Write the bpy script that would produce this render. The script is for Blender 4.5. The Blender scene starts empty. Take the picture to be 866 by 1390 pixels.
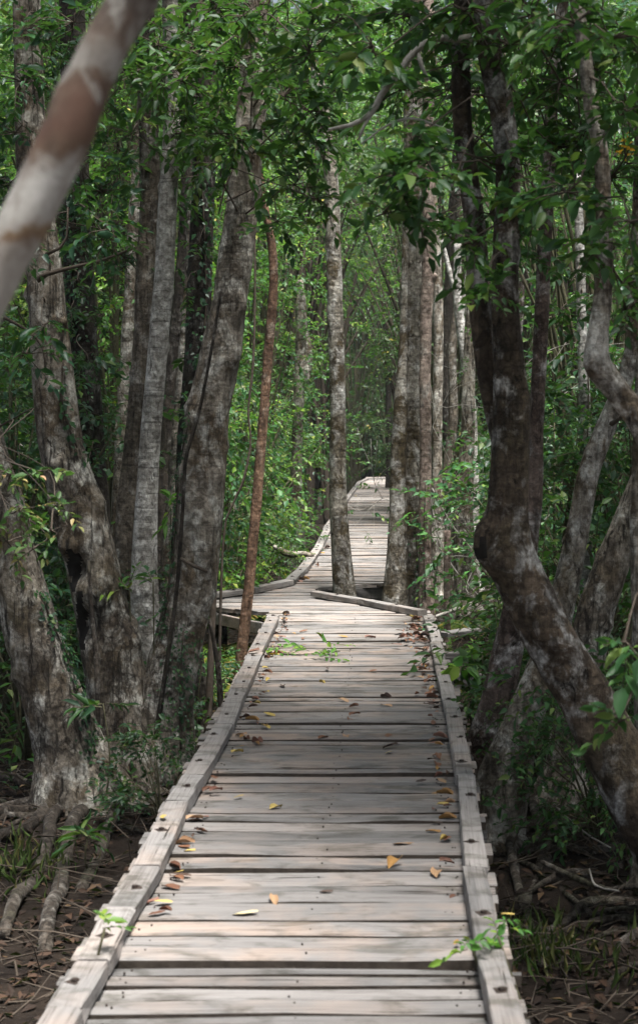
import bpy, math, random
import numpy as np
from mathutils import Vector

# ------------------------------------------------------------------ camera, sky, sun, exposure
SC = bpy.context.scene
COL = SC.collection
F = 2100.0                       # focal length in photograph pixels (866 wide)
CH = 1.57                        # eye height over the deck
PITCH = math.atan(108.0 / F)
FOCUS = 11.5
cd = bpy.data.cameras.new('camera')
cam = bpy.data.objects.new('camera', cd); COL.objects.link(cam)
cd.sensor_fit = 'HORIZONTAL'; cd.sensor_width = 24.0; cd.lens = F / 866.0 * 24.0
cd.clip_start = 0.05; cd.clip_end = 1500
cam.location = (0, 0, CH); cam.rotation_euler = (math.pi / 2 - PITCH, 0, 0)
cd.dof.use_dof = True; cd.dof.focus_distance = FOCUS; cd.dof.aperture_fstop = 5.6
SC.camera = cam

SUN_EL, SUN_AZ = 74.0, 150.0     # azimuth clockwise from +Y
w = bpy.data.worlds.new('World'); SC.world = w; w.use_nodes = True
nt = w.node_tree; bg = nt.nodes['Background']
sky = nt.nodes.new('ShaderNodeTexSky'); sky.sky_type = 'NISHITA'; sky.sun_disc = False
sky.sun_elevation = math.radians(SUN_EL); sky.sun_rotation = math.radians(SUN_AZ)
sky.dust_density = 4.0; sky.air_density = 1.0; sky.ozone_density = 1.0
hsv = nt.nodes.new('ShaderNodeHueSaturation'); hsv.inputs['Saturation'].default_value = 0.6
nt.links.new(sky.outputs[0], hsv.inputs['Color']); nt.links.new(hsv.outputs[0], bg.inputs[0])
bg.inputs[1].default_value = 0.05
sd = bpy.data.lights.new('sun', 'SUN'); sd.energy = 5.0; sd.angle = math.radians(17); sd.color = (1, .975, .94)
sun = bpy.data.objects.new('sun', sd); COL.objects.link(sun)
az, el = math.radians(SUN_AZ), math.radians(SUN_EL)
sdir = Vector((math.sin(az) * math.cos(el), math.cos(az) * math.cos(el), math.sin(el)))
sun.rotation_euler = sdir.to_track_quat('Z', 'Y').to_euler()
sun.location = sdir * 40
SC.view_settings.view_transform = 'Standard'; SC.view_settings.look = 'None'
SC.view_settings.exposure = 1.6; SC.view_settings.gamma = 1.0
SC.render.engine = 'CYCLES'
cy = SC.cycles
cy.use_denoising = True
cy.max_bounces = 6; cy.diffuse_bounces = 2; cy.glossy_bounces = 2; cy.transmission_bounces = 3; cy.transparent_max_bounces = 4
cy.volume_bounces = 0; cy.caustics_reflective = False; cy.caustics_refractive = False
cy.use_adaptive_sampling = True; cy.adaptive_threshold = 0.02

# ------------------------------------------------------------------ small maths
R = random.Random(11)
CP, SP = math.cos(PITCH), math.sin(PITCH)
def ray(px, py):
    x = (px - 433.0) / F; y = (695.0 - py) / F
    return np.array([x, y * SP + CP, y * CP - SP])
def P(px, py, Y):                 # the point at distance Y along a sight line of the photograph
    d = ray(px, py); return np.array([0, 0, CH]) + d * (Y / d[1])
def G(px, py, h=0.0):             # the point of the level h that a sight line meets
    d = ray(px, py); return np.array([0, 0, CH]) + d * ((h - CH) / d[2])
def nrm(a):
    return a / np.maximum(np.linalg.norm(a, axis=-1, keepdims=True), 1e-9)
_ph = np.random.default_rng(5).uniform(0, 6.283, (8, 3))
def waves(x, y, s=1.0):
    v = 0
    for i in range(8):
        a = _ph[i, 0]; k = s * (0.5 + 0.45 * i)
        v = v + np.sin(k * (np.cos(a) * x + np.sin(a) * y) + _ph[i, 1]) / (1 + .5 * i)
    return v / 3.0
def ground_z(x, y):
    x = np.asarray(x, float); y = np.asarray(y, float)
    z = -0.62 + 0.07 * waves(x, y, 1.0) + 0.03 * waves(x + 9, y - 4, 3.1)
    return z + np.clip((np.hypot(x, y - 20) - 60) / 300, 0, 1) * 3

# ------------------------------------------------------------------ mesh helpers
def mesh_from(name, V, F3=None, F4=None, mat=None, smooth=True):
    """numpy arrays of points, triangles and quads into one mesh"""
    me = bpy.data.meshes.new(name)
    V = np.asarray(V, np.float32).reshape(-1, 3)
    n3 = 0 if F3 is None else len(F3); n4 = 0 if F4 is None else len(F4)
    me.vertices.add(len(V)); me.vertices.foreach_set('co', V.ravel())
    idx = []; st = []
    if n3: idx.append(np.asarray(F3, np.int32).ravel()); st.append(np.arange(n3, dtype=np.int32) * 3)
    if n4: idx.append(np.asarray(F4, np.int32).ravel()); st.append(n3 * 3 + np.arange(n4, dtype=np.int32) * 4)
    idx = np.concatenate(idx); st = np.concatenate(st)
    me.loops.add(len(idx)); me.loops.foreach_set('vertex_index', idx)
    me.polygons.add(n3 + n4); me.polygons.foreach_set('loop_start', st)
    me.polygons.foreach_set('use_smooth', np.full(n3 + n4, smooth, dtype=bool))
    me.update(calc_edges=True); me.validate()
    if mat: me.materials.append(mat)
    return me
class MB:
    """collects points, triangles and quads of ONE part"""
    def __init__(s): s.V = []; s.T = []; s.Q = []; s.n = 0
    def add(s, V, T=None, Q=None):
        V = np.asarray(V, float).reshape(-1, 3)
        if T is not None and len(T): s.T.append(np.asarray(T) + s.n)
        if Q is not None and len(Q): s.Q.append(np.asarray(Q) + s.n)
        s.V.append(V); s.n += len(V)
    def mesh(s, name, mat, off=(0, 0, 0), smooth=True):
        V = np.concatenate(s.V) - np.asarray(off)
        return mesh_from(name, V, np.concatenate(s.T) if s.T else None, np.concatenate(s.Q) if s.Q else None, mat, smooth)
def link(name, data, parent=None, loc=None):
    o = bpy.data.objects.new(name, data); COL.objects.link(o)
    if parent is not None: o.parent = parent
    if loc is not None: o.location = loc
    return o
def tag(o, label=None, cat=None, group=None, kind=None):
    if label: o['label'] = label
    if cat: o['category'] = cat
    if group: o['group'] = group
    if kind: o['kind'] = kind
    return o
def thing(name, loc, label, cat, group=None, rz=0):
    o = link(name, None, None, tuple(loc)); o.rotation_euler[2] = rz
    o.empty_display_size = .2
    return tag(o, label, cat, group)
def copy_tree(o, parent=None):
    c = o.copy(); COL.objects.link(c)
    if parent is not None: c.parent = parent
    for ch in list(o.children): copy_tree(ch, c)
    return c

def spline(pts, rad, n):
    pts = np.asarray(pts, float); rad = np.asarray(rad, float)
    if len(pts) == 2:
        t = np.linspace(0, 1, n)[:, None]
        return pts[0] * (1 - t) + pts[1] * t, rad[0] * (1 - t[:, 0]) + rad[1] * t[:, 0]
    seg = np.linalg.norm(np.diff(pts, axis=0), axis=1); s = np.concatenate([[0], np.cumsum(seg)])
    q = np.linspace(0, s[-1], n)
    i = np.clip(np.searchsorted(s, q, 'right') - 1, 0, len(pts) - 2)
    h = (s[i + 1] - s[i]); t = (q - s[i]) / h
    m = np.zeros_like(pts)
    m[1:-1] = (pts[2:] - pts[:-2]) / (s[2:] - s[:-2])[:, None]
    m[0] = (pts[1] - pts[0]) / seg[0]; m[-1] = (pts[-1] - pts[-2]) / seg[-1]
    t2, t3 = t * t, t ** 3
    A = (2 * t3 - 3 * t2 + 1)[:, None] * pts[i] + ((t3 - 2 * t2 + t) * h)[:, None] * m[i]
    B = (-2 * t3 + 3 * t2)[:, None] * pts[i + 1] + ((t3 - t2) * h)[:, None] * m[i + 1]
    return A + B, np.interp(q, s, rad)
def tube(pts, rad, segs=12, step=.05, rough=.05, seed=0, flute=0.0, knobs=(), nmax=200, bump=0.0):
    """a tapering limb along a curve: (points, quads, centre line, radii)"""
    rs = np.random.default_rng(seed)
    L = np.linalg.norm(np.diff(np.asarray(pts, float), axis=0), axis=1).sum()
    n = int(np.clip(L / step, max(3, len(pts)), nmax))
    C, r = spline(pts, rad, n)
    T = nrm(np.gradient(C, axis=0))
    ref = np.array([0.0, 1.0, 0.0]) if abs(T[0][1]) < .8 else np.array([1.0, 0, 0])
    U = nrm(np.cross(T, np.broadcast_to(ref, T.shape))); W = np.cross(T, U)
    th = np.linspace(0, 2 * np.pi, segs, endpoint=False)
    s = np.linspace(0, L, n)
    TH, S = np.meshgrid(th, s)
    f = np.ones_like(TH); mr = max(float(r.mean()), .004)
    for k in range(1, 5):
        for j in range(2):
            fr = rs.uniform(.15, .7) * (1 + j * 2.2) / (mr * 3)
            f += rough / (k * .6 + .4) * .5 * np.sin(k * TH + rs.uniform(0, 6.3) + S * fr + .8 * np.sin(S * fr * .7 + rs.uniform(0, 6)))
    if bump:
        f += bump * (np.random.default_rng(seed + 1).normal(0, 1, TH.shape))
    if flute:
        e = np.exp(-(s[-1] - S) / .35)
        f += flute * e * (.5 + .5 * np.cos(5 * TH + rs.uniform(0, 6) + .6 * np.sin(3 * TH)))
    for (kp, kh, kw) in knobs:       # a burl or a scar at the surface point nearest kp
        i0 = int(np.argmin(np.linalg.norm(C - kp, axis=1))); v = kp - C[i0]
        ka = math.atan2(float(v @ W[i0]), float(v @ U[i0]))
        d2 = ((S - s[i0]) / kw) ** 2 + ((np.angle(np.exp(1j * (TH - ka)))) * r[:, None] / kw) ** 2
        f += kh / r[:, None] * np.exp(-d2)
    V = C[:, None, :] + (r[:, None] * f)[:, :, None] * (np.cos(TH)[:, :, None] * U[:, None, :] + np.sin(TH)[:, :, None] * W[:, None, :])
    V = V.reshape(-1, 3)
    i = np.arange(n - 1)[:, None] * segs; j = np.arange(segs)[None, :]; j2 = (j + 1) % segs
    Q = np.stack([i + j, i + j2, i + segs + j2, i + segs + j], -1).reshape(-1, 4)
    V = np.concatenate([V, C[:1], C[-1:]])
    a, b = len(V) - 2, len(V) - 1; jj = np.arange(segs); k2 = (jj + 1) % segs
    T3 = np.concatenate([np.stack([jj * 0 + a, k2, jj], -1), np.stack([jj * 0 + b, (n - 1) * segs + jj, (n - 1) * segs + k2], -1)])
    return V, Q, T3, C, r
def add_tube(mb, *a, **k):
    V, Q, T3, C, r = tube(*a, **k); mb.add(V, T3, Q); return C, r

LEAF = {
 2: (np.array([(0, 0, 0), (.3, .42, .1), (.38, 0, -.02), (.3, -.42, .1), (.7, .3, .05), (.72, 0, -.06), (.7, -.3, .05), (1, 0, -.16)]),
     np.array([(0, 2, 1), (0, 3, 2), (1, 2, 5), (1, 5, 4), (3, 6, 5), (3, 5, 2), (4, 5, 7), (5, 6, 7)])),
 1: (np.array([(0, 0, 0), (.45, .5, .1), (.5, 0, -.03), (.45, -.5, .1), (1, 0, -.12)]),
     np.array([(0, 2, 1), (0, 3, 2), (1, 2, 4), (2, 3, 4)])),
 0: (np.array([(0, 0, 0), (.45, .5, .08), (1, 0, -.08), (.45, -.5, .08)]), np.array([(0, 2, 1), (0, 3, 2)])),
}
def leaves(mb, p, d, n, size, lod=1, aspect=.54):
    """real little folded leaf blades at points p, pointing along d, facing n"""
    LV, LT = LEAF[lod]
    d = nrm(d); s = nrm(np.cross(n, d)); n = np.cross(d, s)
    size = np.asarray(size)[:, None, None]
    V = p[:, None, :] + size * (LV[None, :, 0:1] * d[:, None, :] + LV[None, :, 1:2] * aspect * s[:, None, :] + LV[None, :, 2:3] * n[:, None, :])
    T = (np.arange(len(p)) * len(LV))[:, None, None] + LT[None]
    mb.add(V.reshape(-1, 3), T.reshape(-1, 3))
def prisms(mb, a, b, ra, rb):
    """thin three-sided twigs from a to b"""
    d = nrm(b - a); u = nrm(np.cross(d, np.array([.31, .57, .76]))); w_ = np.cross(d, u)
    V = []
    for (c, r) in ((a, ra), (b, rb)):
        for k in range(3):
            t = k * 2.0944; V.append(c + r * (math.cos(t) * u + math.sin(t) * w_))
    V = np.stack(V, 1); N = len(a)
    q = np.array([(0, 1, 4, 3), (1, 2, 5, 4), (2, 0, 3, 5)])
    mb.add(V.reshape(-1, 3), None, ((np.arange(N) * 6)[:, None, None] + q[None]).reshape(-1, 4))
def sprays(rs, leafmb, woodmb, base, dirs, length, nleaf, L, lod=1, droop=.25, aspect=.54, up=.9):
    N = len(base); dirs = nrm(dirs)
    t = np.linspace(.12, 1, nleaf)[None, :, None]
    ln = np.asarray(length)[:, None, None]
    pos = base[:, None, :] + dirs[:, None, :] * ln * t
    pos[..., 2] -= (droop * ln * t * t)[..., 0]
    side = nrm(np.cross(dirs, np.array([0, 0, 1.0])) + 1e-6); upv = np.cross(side, dirs)
    roll = rs.uniform(-.6, .6, (N, 1)); side = side * np.cos(roll) + upv * np.sin(roll)
    sg = np.where(np.arange(nleaf) % 2 == 0, 1.0, -1.0)[None, :, None] * np.where(np.arange(nleaf)[None, :, None] == nleaf - 1, .15, 1)
    ld = .65 * dirs[:, None, :] + .85 * sg * side[:, None, :] + rs.normal(0, .22, (N, nleaf, 3)) + np.array([0, 0, -.22])
    nn = np.array([0, 0, up]) + rs.normal(0, .42, (N, nleaf, 3)) - .3 * sg * side[:, None, :] * -1
    sz = L * rs.uniform(.55, 1.15, (N, nleaf)) * rs.choice([.7, 1.0, 1.0, 1.35], (N, 1))
    leaves(leafmb, pos.reshape(-1, 3), ld.reshape(-1, 3), nn.reshape(-1, 3), sz.ravel(), lod, aspect)
    if woodmb is not None:
        e = base + dirs * length[:, None]; e[:, 2] -= droop * length
        m = base + dirs * length[:, None] * .5; m[:, 2] -= droop * length * .25
        r = .0035 * (L / .08); prisms(woodmb, base, m, r, r * .8); prisms(woodmb, m, e, r * .8, r * .4)

# ------------------------------------------------------------------ materials
def N_(t, ty, **kw):
    n = t.nodes.new(ty)
    for k, v in kw.items():
        if k in n.inputs.keys(): n.inputs[k].default_value = v
        else: setattr(n, k, v)
    return n
def new_mat(name):
    m = bpy.data.materials.new(name); m.use_nodes = True
    t = m.node_tree; b = t.nodes['Principled BSDF']; return m, t, b
def ramp(t, fac, stops, interp='LINEAR'):
    r = t.nodes.new('ShaderNodeValToRGB'); e = r.color_ramp.elements; r.color_ramp.interpolation = interp
    while len(e) < len(stops): e.new(.5)
    for x, (p, c) in zip(e, stops): x.position = p; x.color = (*c, 1) if len(c) == 3 else c
    t.links.new(fac, r.inputs[0]); return r.outputs[0]
def noise(t, co, scale, detail=4, rough=.55, mapscale=None, dist=0.0):
    if mapscale:
        mp = t.nodes.new('ShaderNodeMapping'); mp.inputs['Scale'].default_value = mapscale
        t.links.new(co, mp.inputs[0]); co = mp.outputs[0]
    n = N_(t, 'ShaderNodeTexNoise'); n.inputs['Scale'].default_value = scale
    n.inputs['Detail'].default_value = detail; n.inputs['Roughness'].default_value = rough; n.inputs['Distortion'].default_value = dist
    t.links.new(co, n.inputs['Vector']); return n.outputs[0]
def mix(t, fac, a, b, mode='MIX'):
    m = t.nodes.new('ShaderNodeMix'); m.data_type = 'RGBA'; m.blend_type = mode
    for s, v in ((0, fac), (6, a), (7, b)):
        if isinstance(v, (int, float)): m.inputs[s].default_value = v
        elif isinstance(v, tuple): m.inputs[s].default_value = (*v, 1)
        else: t.links.new(v, m.inputs[s])
    return m.outputs[2]
def math_(t, op, a, b=0.0):
    m = t.nodes.new('ShaderNodeMath'); m.operation = op
    for s, v in ((0, a), (1, b)):
        if isinstance(v, (int, float)): m.inputs[s].default_value = v
        else: t.links.new(v, m.inputs[s])
    return m.outputs[0]
BW = [(0, (0, 0, 0)), (1, (1, 1, 1))]
def leaf_mat(name, stops, rough=.48, trans=.32, tcol=(.12, .3, .03), spec=.35, vary=.25):
    m, t, b = new_mat(name)
    g = t.nodes.new('ShaderNodeNewGeometry'); oi = t.nodes.new('ShaderNodeObjectInfo')
    c = ramp(t, g.outputs['Random Per Island'], stops)
    h = t.nodes.new('ShaderNodeHueSaturation'); t.links.new(c, h.inputs['Color'])
    t.links.new(math_(t, 'MULTIPLY_ADD', oi.outputs['Random'], vary), h.inputs['Value'])
    h.inputs['Value'].links[0].from_node.inputs[2].default_value = 1 - vary / 2
    t.links.new(math_(t, 'MULTIPLY_ADD', oi.outputs['Random'], .03), h.inputs['Hue'])
    h.inputs['Hue'].links[0].from_node.inputs[2].default_value = .485
    c = h.outputs[0]
    b.inputs['Roughness'].default_value = rough; b.inputs['Specular IOR Level'].default_value = spec
    t.links.new(c, b.inputs['Base Color'])
    tr = t.nodes.new('ShaderNodeBsdfTranslucent')
    t.links.new(mix(t, .6, c, tcol), tr.inputs[0])
    ms = t.nodes.new('ShaderNodeMixShader'); ms.inputs[0].default_value = trans
    t.links.new(b.outputs[0], ms.inputs[1]); t.links.new(tr.outputs[0], ms.inputs[2])
    t.links.new(ms.outputs[0], t.nodes['Material Output'].inputs[0])
    return m
def bark_mat(name, dark, light, lichen, lich=.5, ring=.5, crack=.5, moss=.3, mosscol=(.05, .055, .02), patch=None, bump=.8):
    m, t, b = new_mat(name)
    tc = t.nodes.new('ShaderNodeTexCoord'); co = tc.outputs['Object']
    big = noise(t, co, 2.2, 5, .6, (1, 1, .6))
    c = mix(t, ramp(t, big, [(.36, (0, 0, 0)), (.62, (1, 1, 1))]), dark, light)
    if patch:
        pn = noise(t, co, 3.3, 5, .6, (1, 1, .8), .6)
        c = mix(t, ramp(t, pn, [(.50, (0, 0, 0)), (.56, (1, 1, 1))]), c, patch)
    ln = noise(t, co, 7.5, 7, .65, (1, 1, .8), .4)
    lf = ramp(t, ln, [(.58 - .16 * lich, (0, 0, 0)), (.70 - .14 * lich, (1, 1, 1))])
    fine = noise(t, co, 60, 4, .7)
    lf = math_(t, 'MULTIPLY', lf, ramp(t, fine, [(.3, (.35, .35, .35)), (.6, (1, 1, 1))]))
    c = mix(t, lf, c, lichen)
    if moss:
        mn = noise(t, co, 1.7, 6, .65, None, .5)
        c = mix(t, math_(t, 'MULTIPLY', ramp(t, mn, [(.52, (0, 0, 0)), (.68, (1, 1, 1))]), moss), c, mosscol)
    rn = noise(t, co, 1.0, 3, .5, (3.0, 3.0, 34), .3)
    rf = ramp(t, rn, [(.34, (1, 1, 1)), (.39, (0, 0, 0))])
    c = mix(t, math_(t, 'MULTIPLY', rf, ring * .8), c, (.025, .02, .015))
    kn = noise(t, co, 1.0, 5, .65, (30, 30, 3.2), .5)
    kf = ramp(t, kn, [(.36, (1, 1, 1)), (.47, (0, 0, 0))])
    c = mix(t, math_(t, 'MULTIPLY', kf, crack), c, (.018, .015, .012))
    sp = noise(t, co, 26, 5, .7)
    fl = noise(t, co, 1.0, 6, .7, (11, 11, 5), .8)
    c = mix(t, ramp(t, fl, [(.34, (1, 1, 1)), (.41, (0, 0, 0))]), c, tuple(v * .4 for v in dark))
    nv = N_(t, 'ShaderNodeTexNoise'); nv.inputs['Scale'].default_value = 9; nv.inputs['Detail'].default_value = 3; t.links.new(co, nv.inputs['Vector'])
    dv = t.nodes.new('ShaderNodeVectorMath'); dv.operation = 'MULTIPLY_ADD'; t.links.new(nv.outputs[1], dv.inputs[0]); dv.inputs[1].default_value = (.12, .12, .12); t.links.new(co, dv.inputs[2])
    mpv = t.nodes.new('ShaderNodeMapping'); mpv.inputs['Scale'].default_value = (1.15, 1.15, .7 + .5 * (ring - crack)); t.links.new(dv.outputs[0], mpv.inputs[0])
    v1 = N_(t, 'ShaderNodeTexVoronoi'); v1.inputs['Scale'].default_value = 17; t.links.new(mpv.outputs[0], v1.inputs['Vector'])
    v2 = N_(t, 'ShaderNodeTexVoronoi'); v2.feature = 'DISTANCE_TO_EDGE'; v2.inputs['Scale'].default_value = 17; t.links.new(mpv.outputs[0], v2.inputs['Vector'])
    sv = t.nodes.new('ShaderNodeSeparateColor'); t.links.new(v1.outputs['Color'], sv.inputs[0])
    c = mix(t, .85, c, ramp(t, sv.outputs[0], [(.0, (.6, .57, .55)), (.4, (1.0, 1.0, 1.0)), (1, (1.35, 1.35, 1.35))]), 'MULTIPLY')
    ef = ramp(t, v2.outputs[0], [(.0, (1, 1, 1)), (.055, (.6, .6, .6)), (.12, (0, 0, 0))])
    ef = math_(t, 'MULTIPLY', ef, ramp(t, big, [(.4, (.9, .9, .9)), (.58, (.15, .15, .15))]))
    c = mix(t, math_(t, 'MULTIPLY', ef, .45 + .5 * crack), c, tuple(v * .3 for v in dark))
    c = mix(t, .9, c, ramp(t, sp, [(.36, (.34, .32, .3)), (.52, (.8, .8, .8)), (.66, (1.25, 1.25, 1.25))]), 'MULTIPLY')
    t.links.new(c, b.inputs['Base Color'])
    b.inputs['Roughness'].default_value = .85; b.inputs['Specular IOR Level'].default_value = .2
    hgt = math_(t, 'ADD', math_(t, 'ADD', math_(t, 'ADD', fl, math_(t, 'MULTIPLY', sv.outputs[0], .8)), math_(t, 'MULTIPLY', kn, .9 * crack + .2)), math_(t, 'ADD', math_(t, 'MULTIPLY', rn, ring * .6), math_(t, 'ADD', math_(t, 'MULTIPLY', sp, .5), math_(t, 'MULTIPLY', ln, .5))))
    bp = t.nodes.new('ShaderNodeBump'); bp.inputs['Strength'].default_value = bump; bp.inputs['Distance'].default_value = .035
    t.links.new(hgt, bp.inputs['Height']); t.links.new(bp.outputs[0], b.inputs['Normal'])
    return m
def plain_mat(name, a, b_, scale=20, rough=.9, bump=.4, spec=.25, ms=None):
    m, t, b = new_mat(name)
    tc = t.nodes.new('ShaderNodeTexCoord')
    n = noise(t, tc.outputs['Object'], scale, 5, .65, ms)
    t.links.new(mix(t, ramp(t, n, [(.3, (0, 0, 0)), (.7, (1, 1, 1))]), a, b_), b.inputs['Base Color'])
    b.inputs['Roughness'].default_value = rough; b.inputs['Specular IOR Level'].default_value = spec
    bp = t.nodes.new('ShaderNodeBump'); bp.inputs['Strength'].default_value = bump; bp.inputs['Distance'].default_value = .01
    t.links.new(n, bp.inputs['Height']); t.links.new(bp.outputs[0], b.inputs['Normal'])
    return m
def wood_mat(name, along=0, warm=.5, pale=1.0):
    """weathered grey timber, grain along the local x (0) or y (1) axis"""
    m, t, b = new_mat(name)
    tc = t.nodes.new('ShaderNodeTexCoord'); oi = t.nodes.new('ShaderNodeObjectInfo')
    va = t.nodes.new('ShaderNodeVectorMath'); va.operation = 'MULTIPLY_ADD'
    t.links.new(oi.outputs['Random'], va.inputs[0]); va.inputs[1].default_value = (37, 53, 11)
    t.links.new(tc.outputs['Object'], va.inputs[2]); co = va.outputs[0]
    s1 = (3.0, 110, 110) if along == 0 else (110, 3.0, 110)
    s2 = (1.5, 30, 30) if along == 0 else (30, 1.5, 30)
    g1 = noise(t, co, 1, 6, .62, s1, .25); g2 = noise(t, co, 1, 5, .6, s2, .4); bl = noise(t, co, 3.2, 4, .6)
    grey = mix(t, oi.outputs['Random'], (.16 * pale, .155 * pale, .152 * pale), (.38 * pale, .357 * pale, .342 * pale))
    c = mix(t, ramp(t, g2, [(.35, (0, 0, 0)), (.65, (.55, .55, .55))]), grey, (.36 * pale, .34 * pale, .325 * pale))
    h = math_(t, 'FRACT', math_(t, 'MULTIPLY', oi.outputs['Random'], 7.31))
    wf = math_(t, 'MULTIPLY', math_(t, 'MULTIPLY', ramp(t, bl, [(.42, (0, 0, 0)), (.62, (1, 1, 1))]), h), warm)
    c = mix(t, wf, c, (.42, .30, .225))
    c = mix(t, .75, c, ramp(t, g1, [(.3, (.55, .53, .51)), (.55, (1, 1, 1))]), 'MULTIPLY')
    st = noise(t, co, 1, 5, .65, (4, 9, 9), .5)
    c = mix(t, .8, c, ramp(t, st, [(.36, (.42, .42, .38)), (.5, (1, 1, 1))]), 'MULTIPLY')
    c = mix(t, ramp(t, g2, [(.315, (1, 1, 1)), (.335, (0, 0, 0))]), c, (.035, .03, .025))
    ck = ramp(t, g1, [(.30, (1, 1, 1)), (.37, (0, 0, 0))])
    c = mix(t, ck, c, (.03, .025, .02))
    t.links.new(c, b.inputs['Base Color'])
    b.inputs['Roughness'].default_value = .8; b.inputs['Specular IOR Level'].default_value = .3
    bp = t.nodes.new('ShaderNodeBump'); bp.inputs['Strength'].default_value = .7; bp.inputs['Distance'].default_value = .006
    t.links.new(math_(t, 'ADD', g1, math_(t, 'MULTIPLY', g2, .6)), bp.inputs['Height']); t.links.new(bp.outputs[0], b.inputs['Normal'])
    return m

M = {}
M['leaf'] = leaf_mat('green_leaf', [(0, (.016, .052, .02)), (.5, (.034, .10, .03)), (.85, (.07, .165, .04)), (1, (.16, .21, .04))])
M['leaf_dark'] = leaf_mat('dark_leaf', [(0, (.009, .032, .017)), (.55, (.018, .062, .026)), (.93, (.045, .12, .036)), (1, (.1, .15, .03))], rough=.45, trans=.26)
M['leaf_bright'] = leaf_mat('bright_leaf', [(0, (.045, .12, .022)), (.5, (.085, .205, .032)), (.95, (.2, .31, .04)), (1, (.34, .28, .05))], trans=.42)
M['leaf_olive'] = leaf_mat('olive_leaf', [(0, (.035, .07, .03)), (.5, (.07, .125, .05)), (.95, (.14, .19, .08)), (1, (.35, .28, .05))], trans=.3)
M['leaf_yellowing'] = leaf_mat('yellowing_leaf', [(0, (.03, .07, .018)), (.6, (.06, .12, .03)), (.8, (.13, .16, .05)), (.92, (.38, .3, .12)), (1, (.38, .2, .12))], trans=.25)
M['fern'] = leaf_mat('fern_leaf', [(0, (.09, .15, .02)), (.6, (.17, .2, .03)), (1, (.32, .2, .05))], trans=.35)
M['grass'] = leaf_mat('grass_blade', [(0, (.05, .09, .02)), (.6, (.1, .14, .04)), (1, (.25, .2, .08))], trans=.25)
M['flower'] = leaf_mat('orange_petal', [(0, (.6, .28, .02)), (1, (.75, .42, .03))], trans=.3, tcol=(.7, .3, .02))
M['litter'] = leaf_mat('leaf_litter', [(0, (.014, .009, .007)), (.5, (.034, .021, .014)), (.9, (.065, .038, .024)), (1, (.13, .085, .045))], rough=.75, trans=.05, spec=.2)
M['twig'] = plain_mat('twig_bark', (.04, .03, .022), (.10, .08, .062), 30)
M['pale_twig'] = plain_mat('pale_dead_wood', (.2, .18, .155), (.42, .4, .36), 25)
M['stem'] = plain_mat('green_brown_stem', (.04, .04, .02), (.11, .1, .06), 30)
M['root'] = bark_mat('root_bark', (.05, .04, .032), (.13, .11, .09), (.3, .28, .25), .35, .1, .6, .6, (.045, .06, .018))
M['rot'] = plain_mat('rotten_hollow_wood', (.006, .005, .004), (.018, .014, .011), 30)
M['bark_grey'] = bark_mat('grey_lichen_bark', (.095, .077, .058), (.385, .34, .28), (.6, .585, .53), .6, .45, .6, .45, patch=(.15, .115, .078))
M['bark_cracked'] = bark_mat('cracked_grey_bark', (.085, .068, .052), (.35, .305, .245), (.58, .56, .5), .55, .2, .9, .45, patch=(.135, .105, .072))
M['bark_pale'] = bark_mat('pale_ringed_bark', (.27, .255, .225), (.47, .455, .42), (.62, .61, .58), .6, .6, .25, .35)
M['bark_dark'] = bark_mat('dark_brown_bark', (.026, .021, .017), (.07, .058, .046), (.28, .27, .25), .15, .3, .7, .6, (.035, .045, .018))
M['bark_brown'] = bark_mat('brown_white_blotched_bark', (.036, .026, .017), (.125, .094, .066), (.54, .53, .50), .44, .4, .5, .5, (.05, .045, .02))
M['bark_red'] = bark_mat('red_brown_bark', (.11, .062, .038), (.25, .155, .1), (.3, .25, .2), .12, .35, .35, .3)
M['bark_rose'] = bark_mat('rosy_grey_bark', (.2, .145, .12), (.4, .32, .27), (.42, .39, .35), .3, .35, .3, .3)
M['bark_dusty'] = bark_mat('dusty_red_bark', (.065, .045, .036), (.16, .12, .1), (.5, .48, .46), .5, .3, .5, .2)
M['bark_tan'] = bark_mat('brown_grey_bark', (.05, .039, .029), (.17, .143, .11), (.4, .385, .35), .35, .35, .6, .4)
M['bark_dappled'] = bark_mat('dappled_grey_bark', (.17, .145, .11), (.42, .39, .335), (.66, .65, .62), .5, .5, .35, .5, (.12, .095, .045), (.11, .085, .05))
M['deck'] = wood_mat('weathered_plank_wood', 0, .5, .66)
M['kerb'] = wood_mat('weathered_kerb_wood', 1, .3, .72)
M['beam'] = wood_mat('dark_old_beam_wood', 1, .2, .45)
M['gap_shade'] = plain_mat('gap_shade_board_side', (.03, .024, .018), (.075, .06, .048), 18)  # shade of the plank gaps, put into the board colour
M['bolt'] = plain_mat('rusty_bolt_steel', (.02, .016, .014), (.05, .035, .028), 60, .6)

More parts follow.
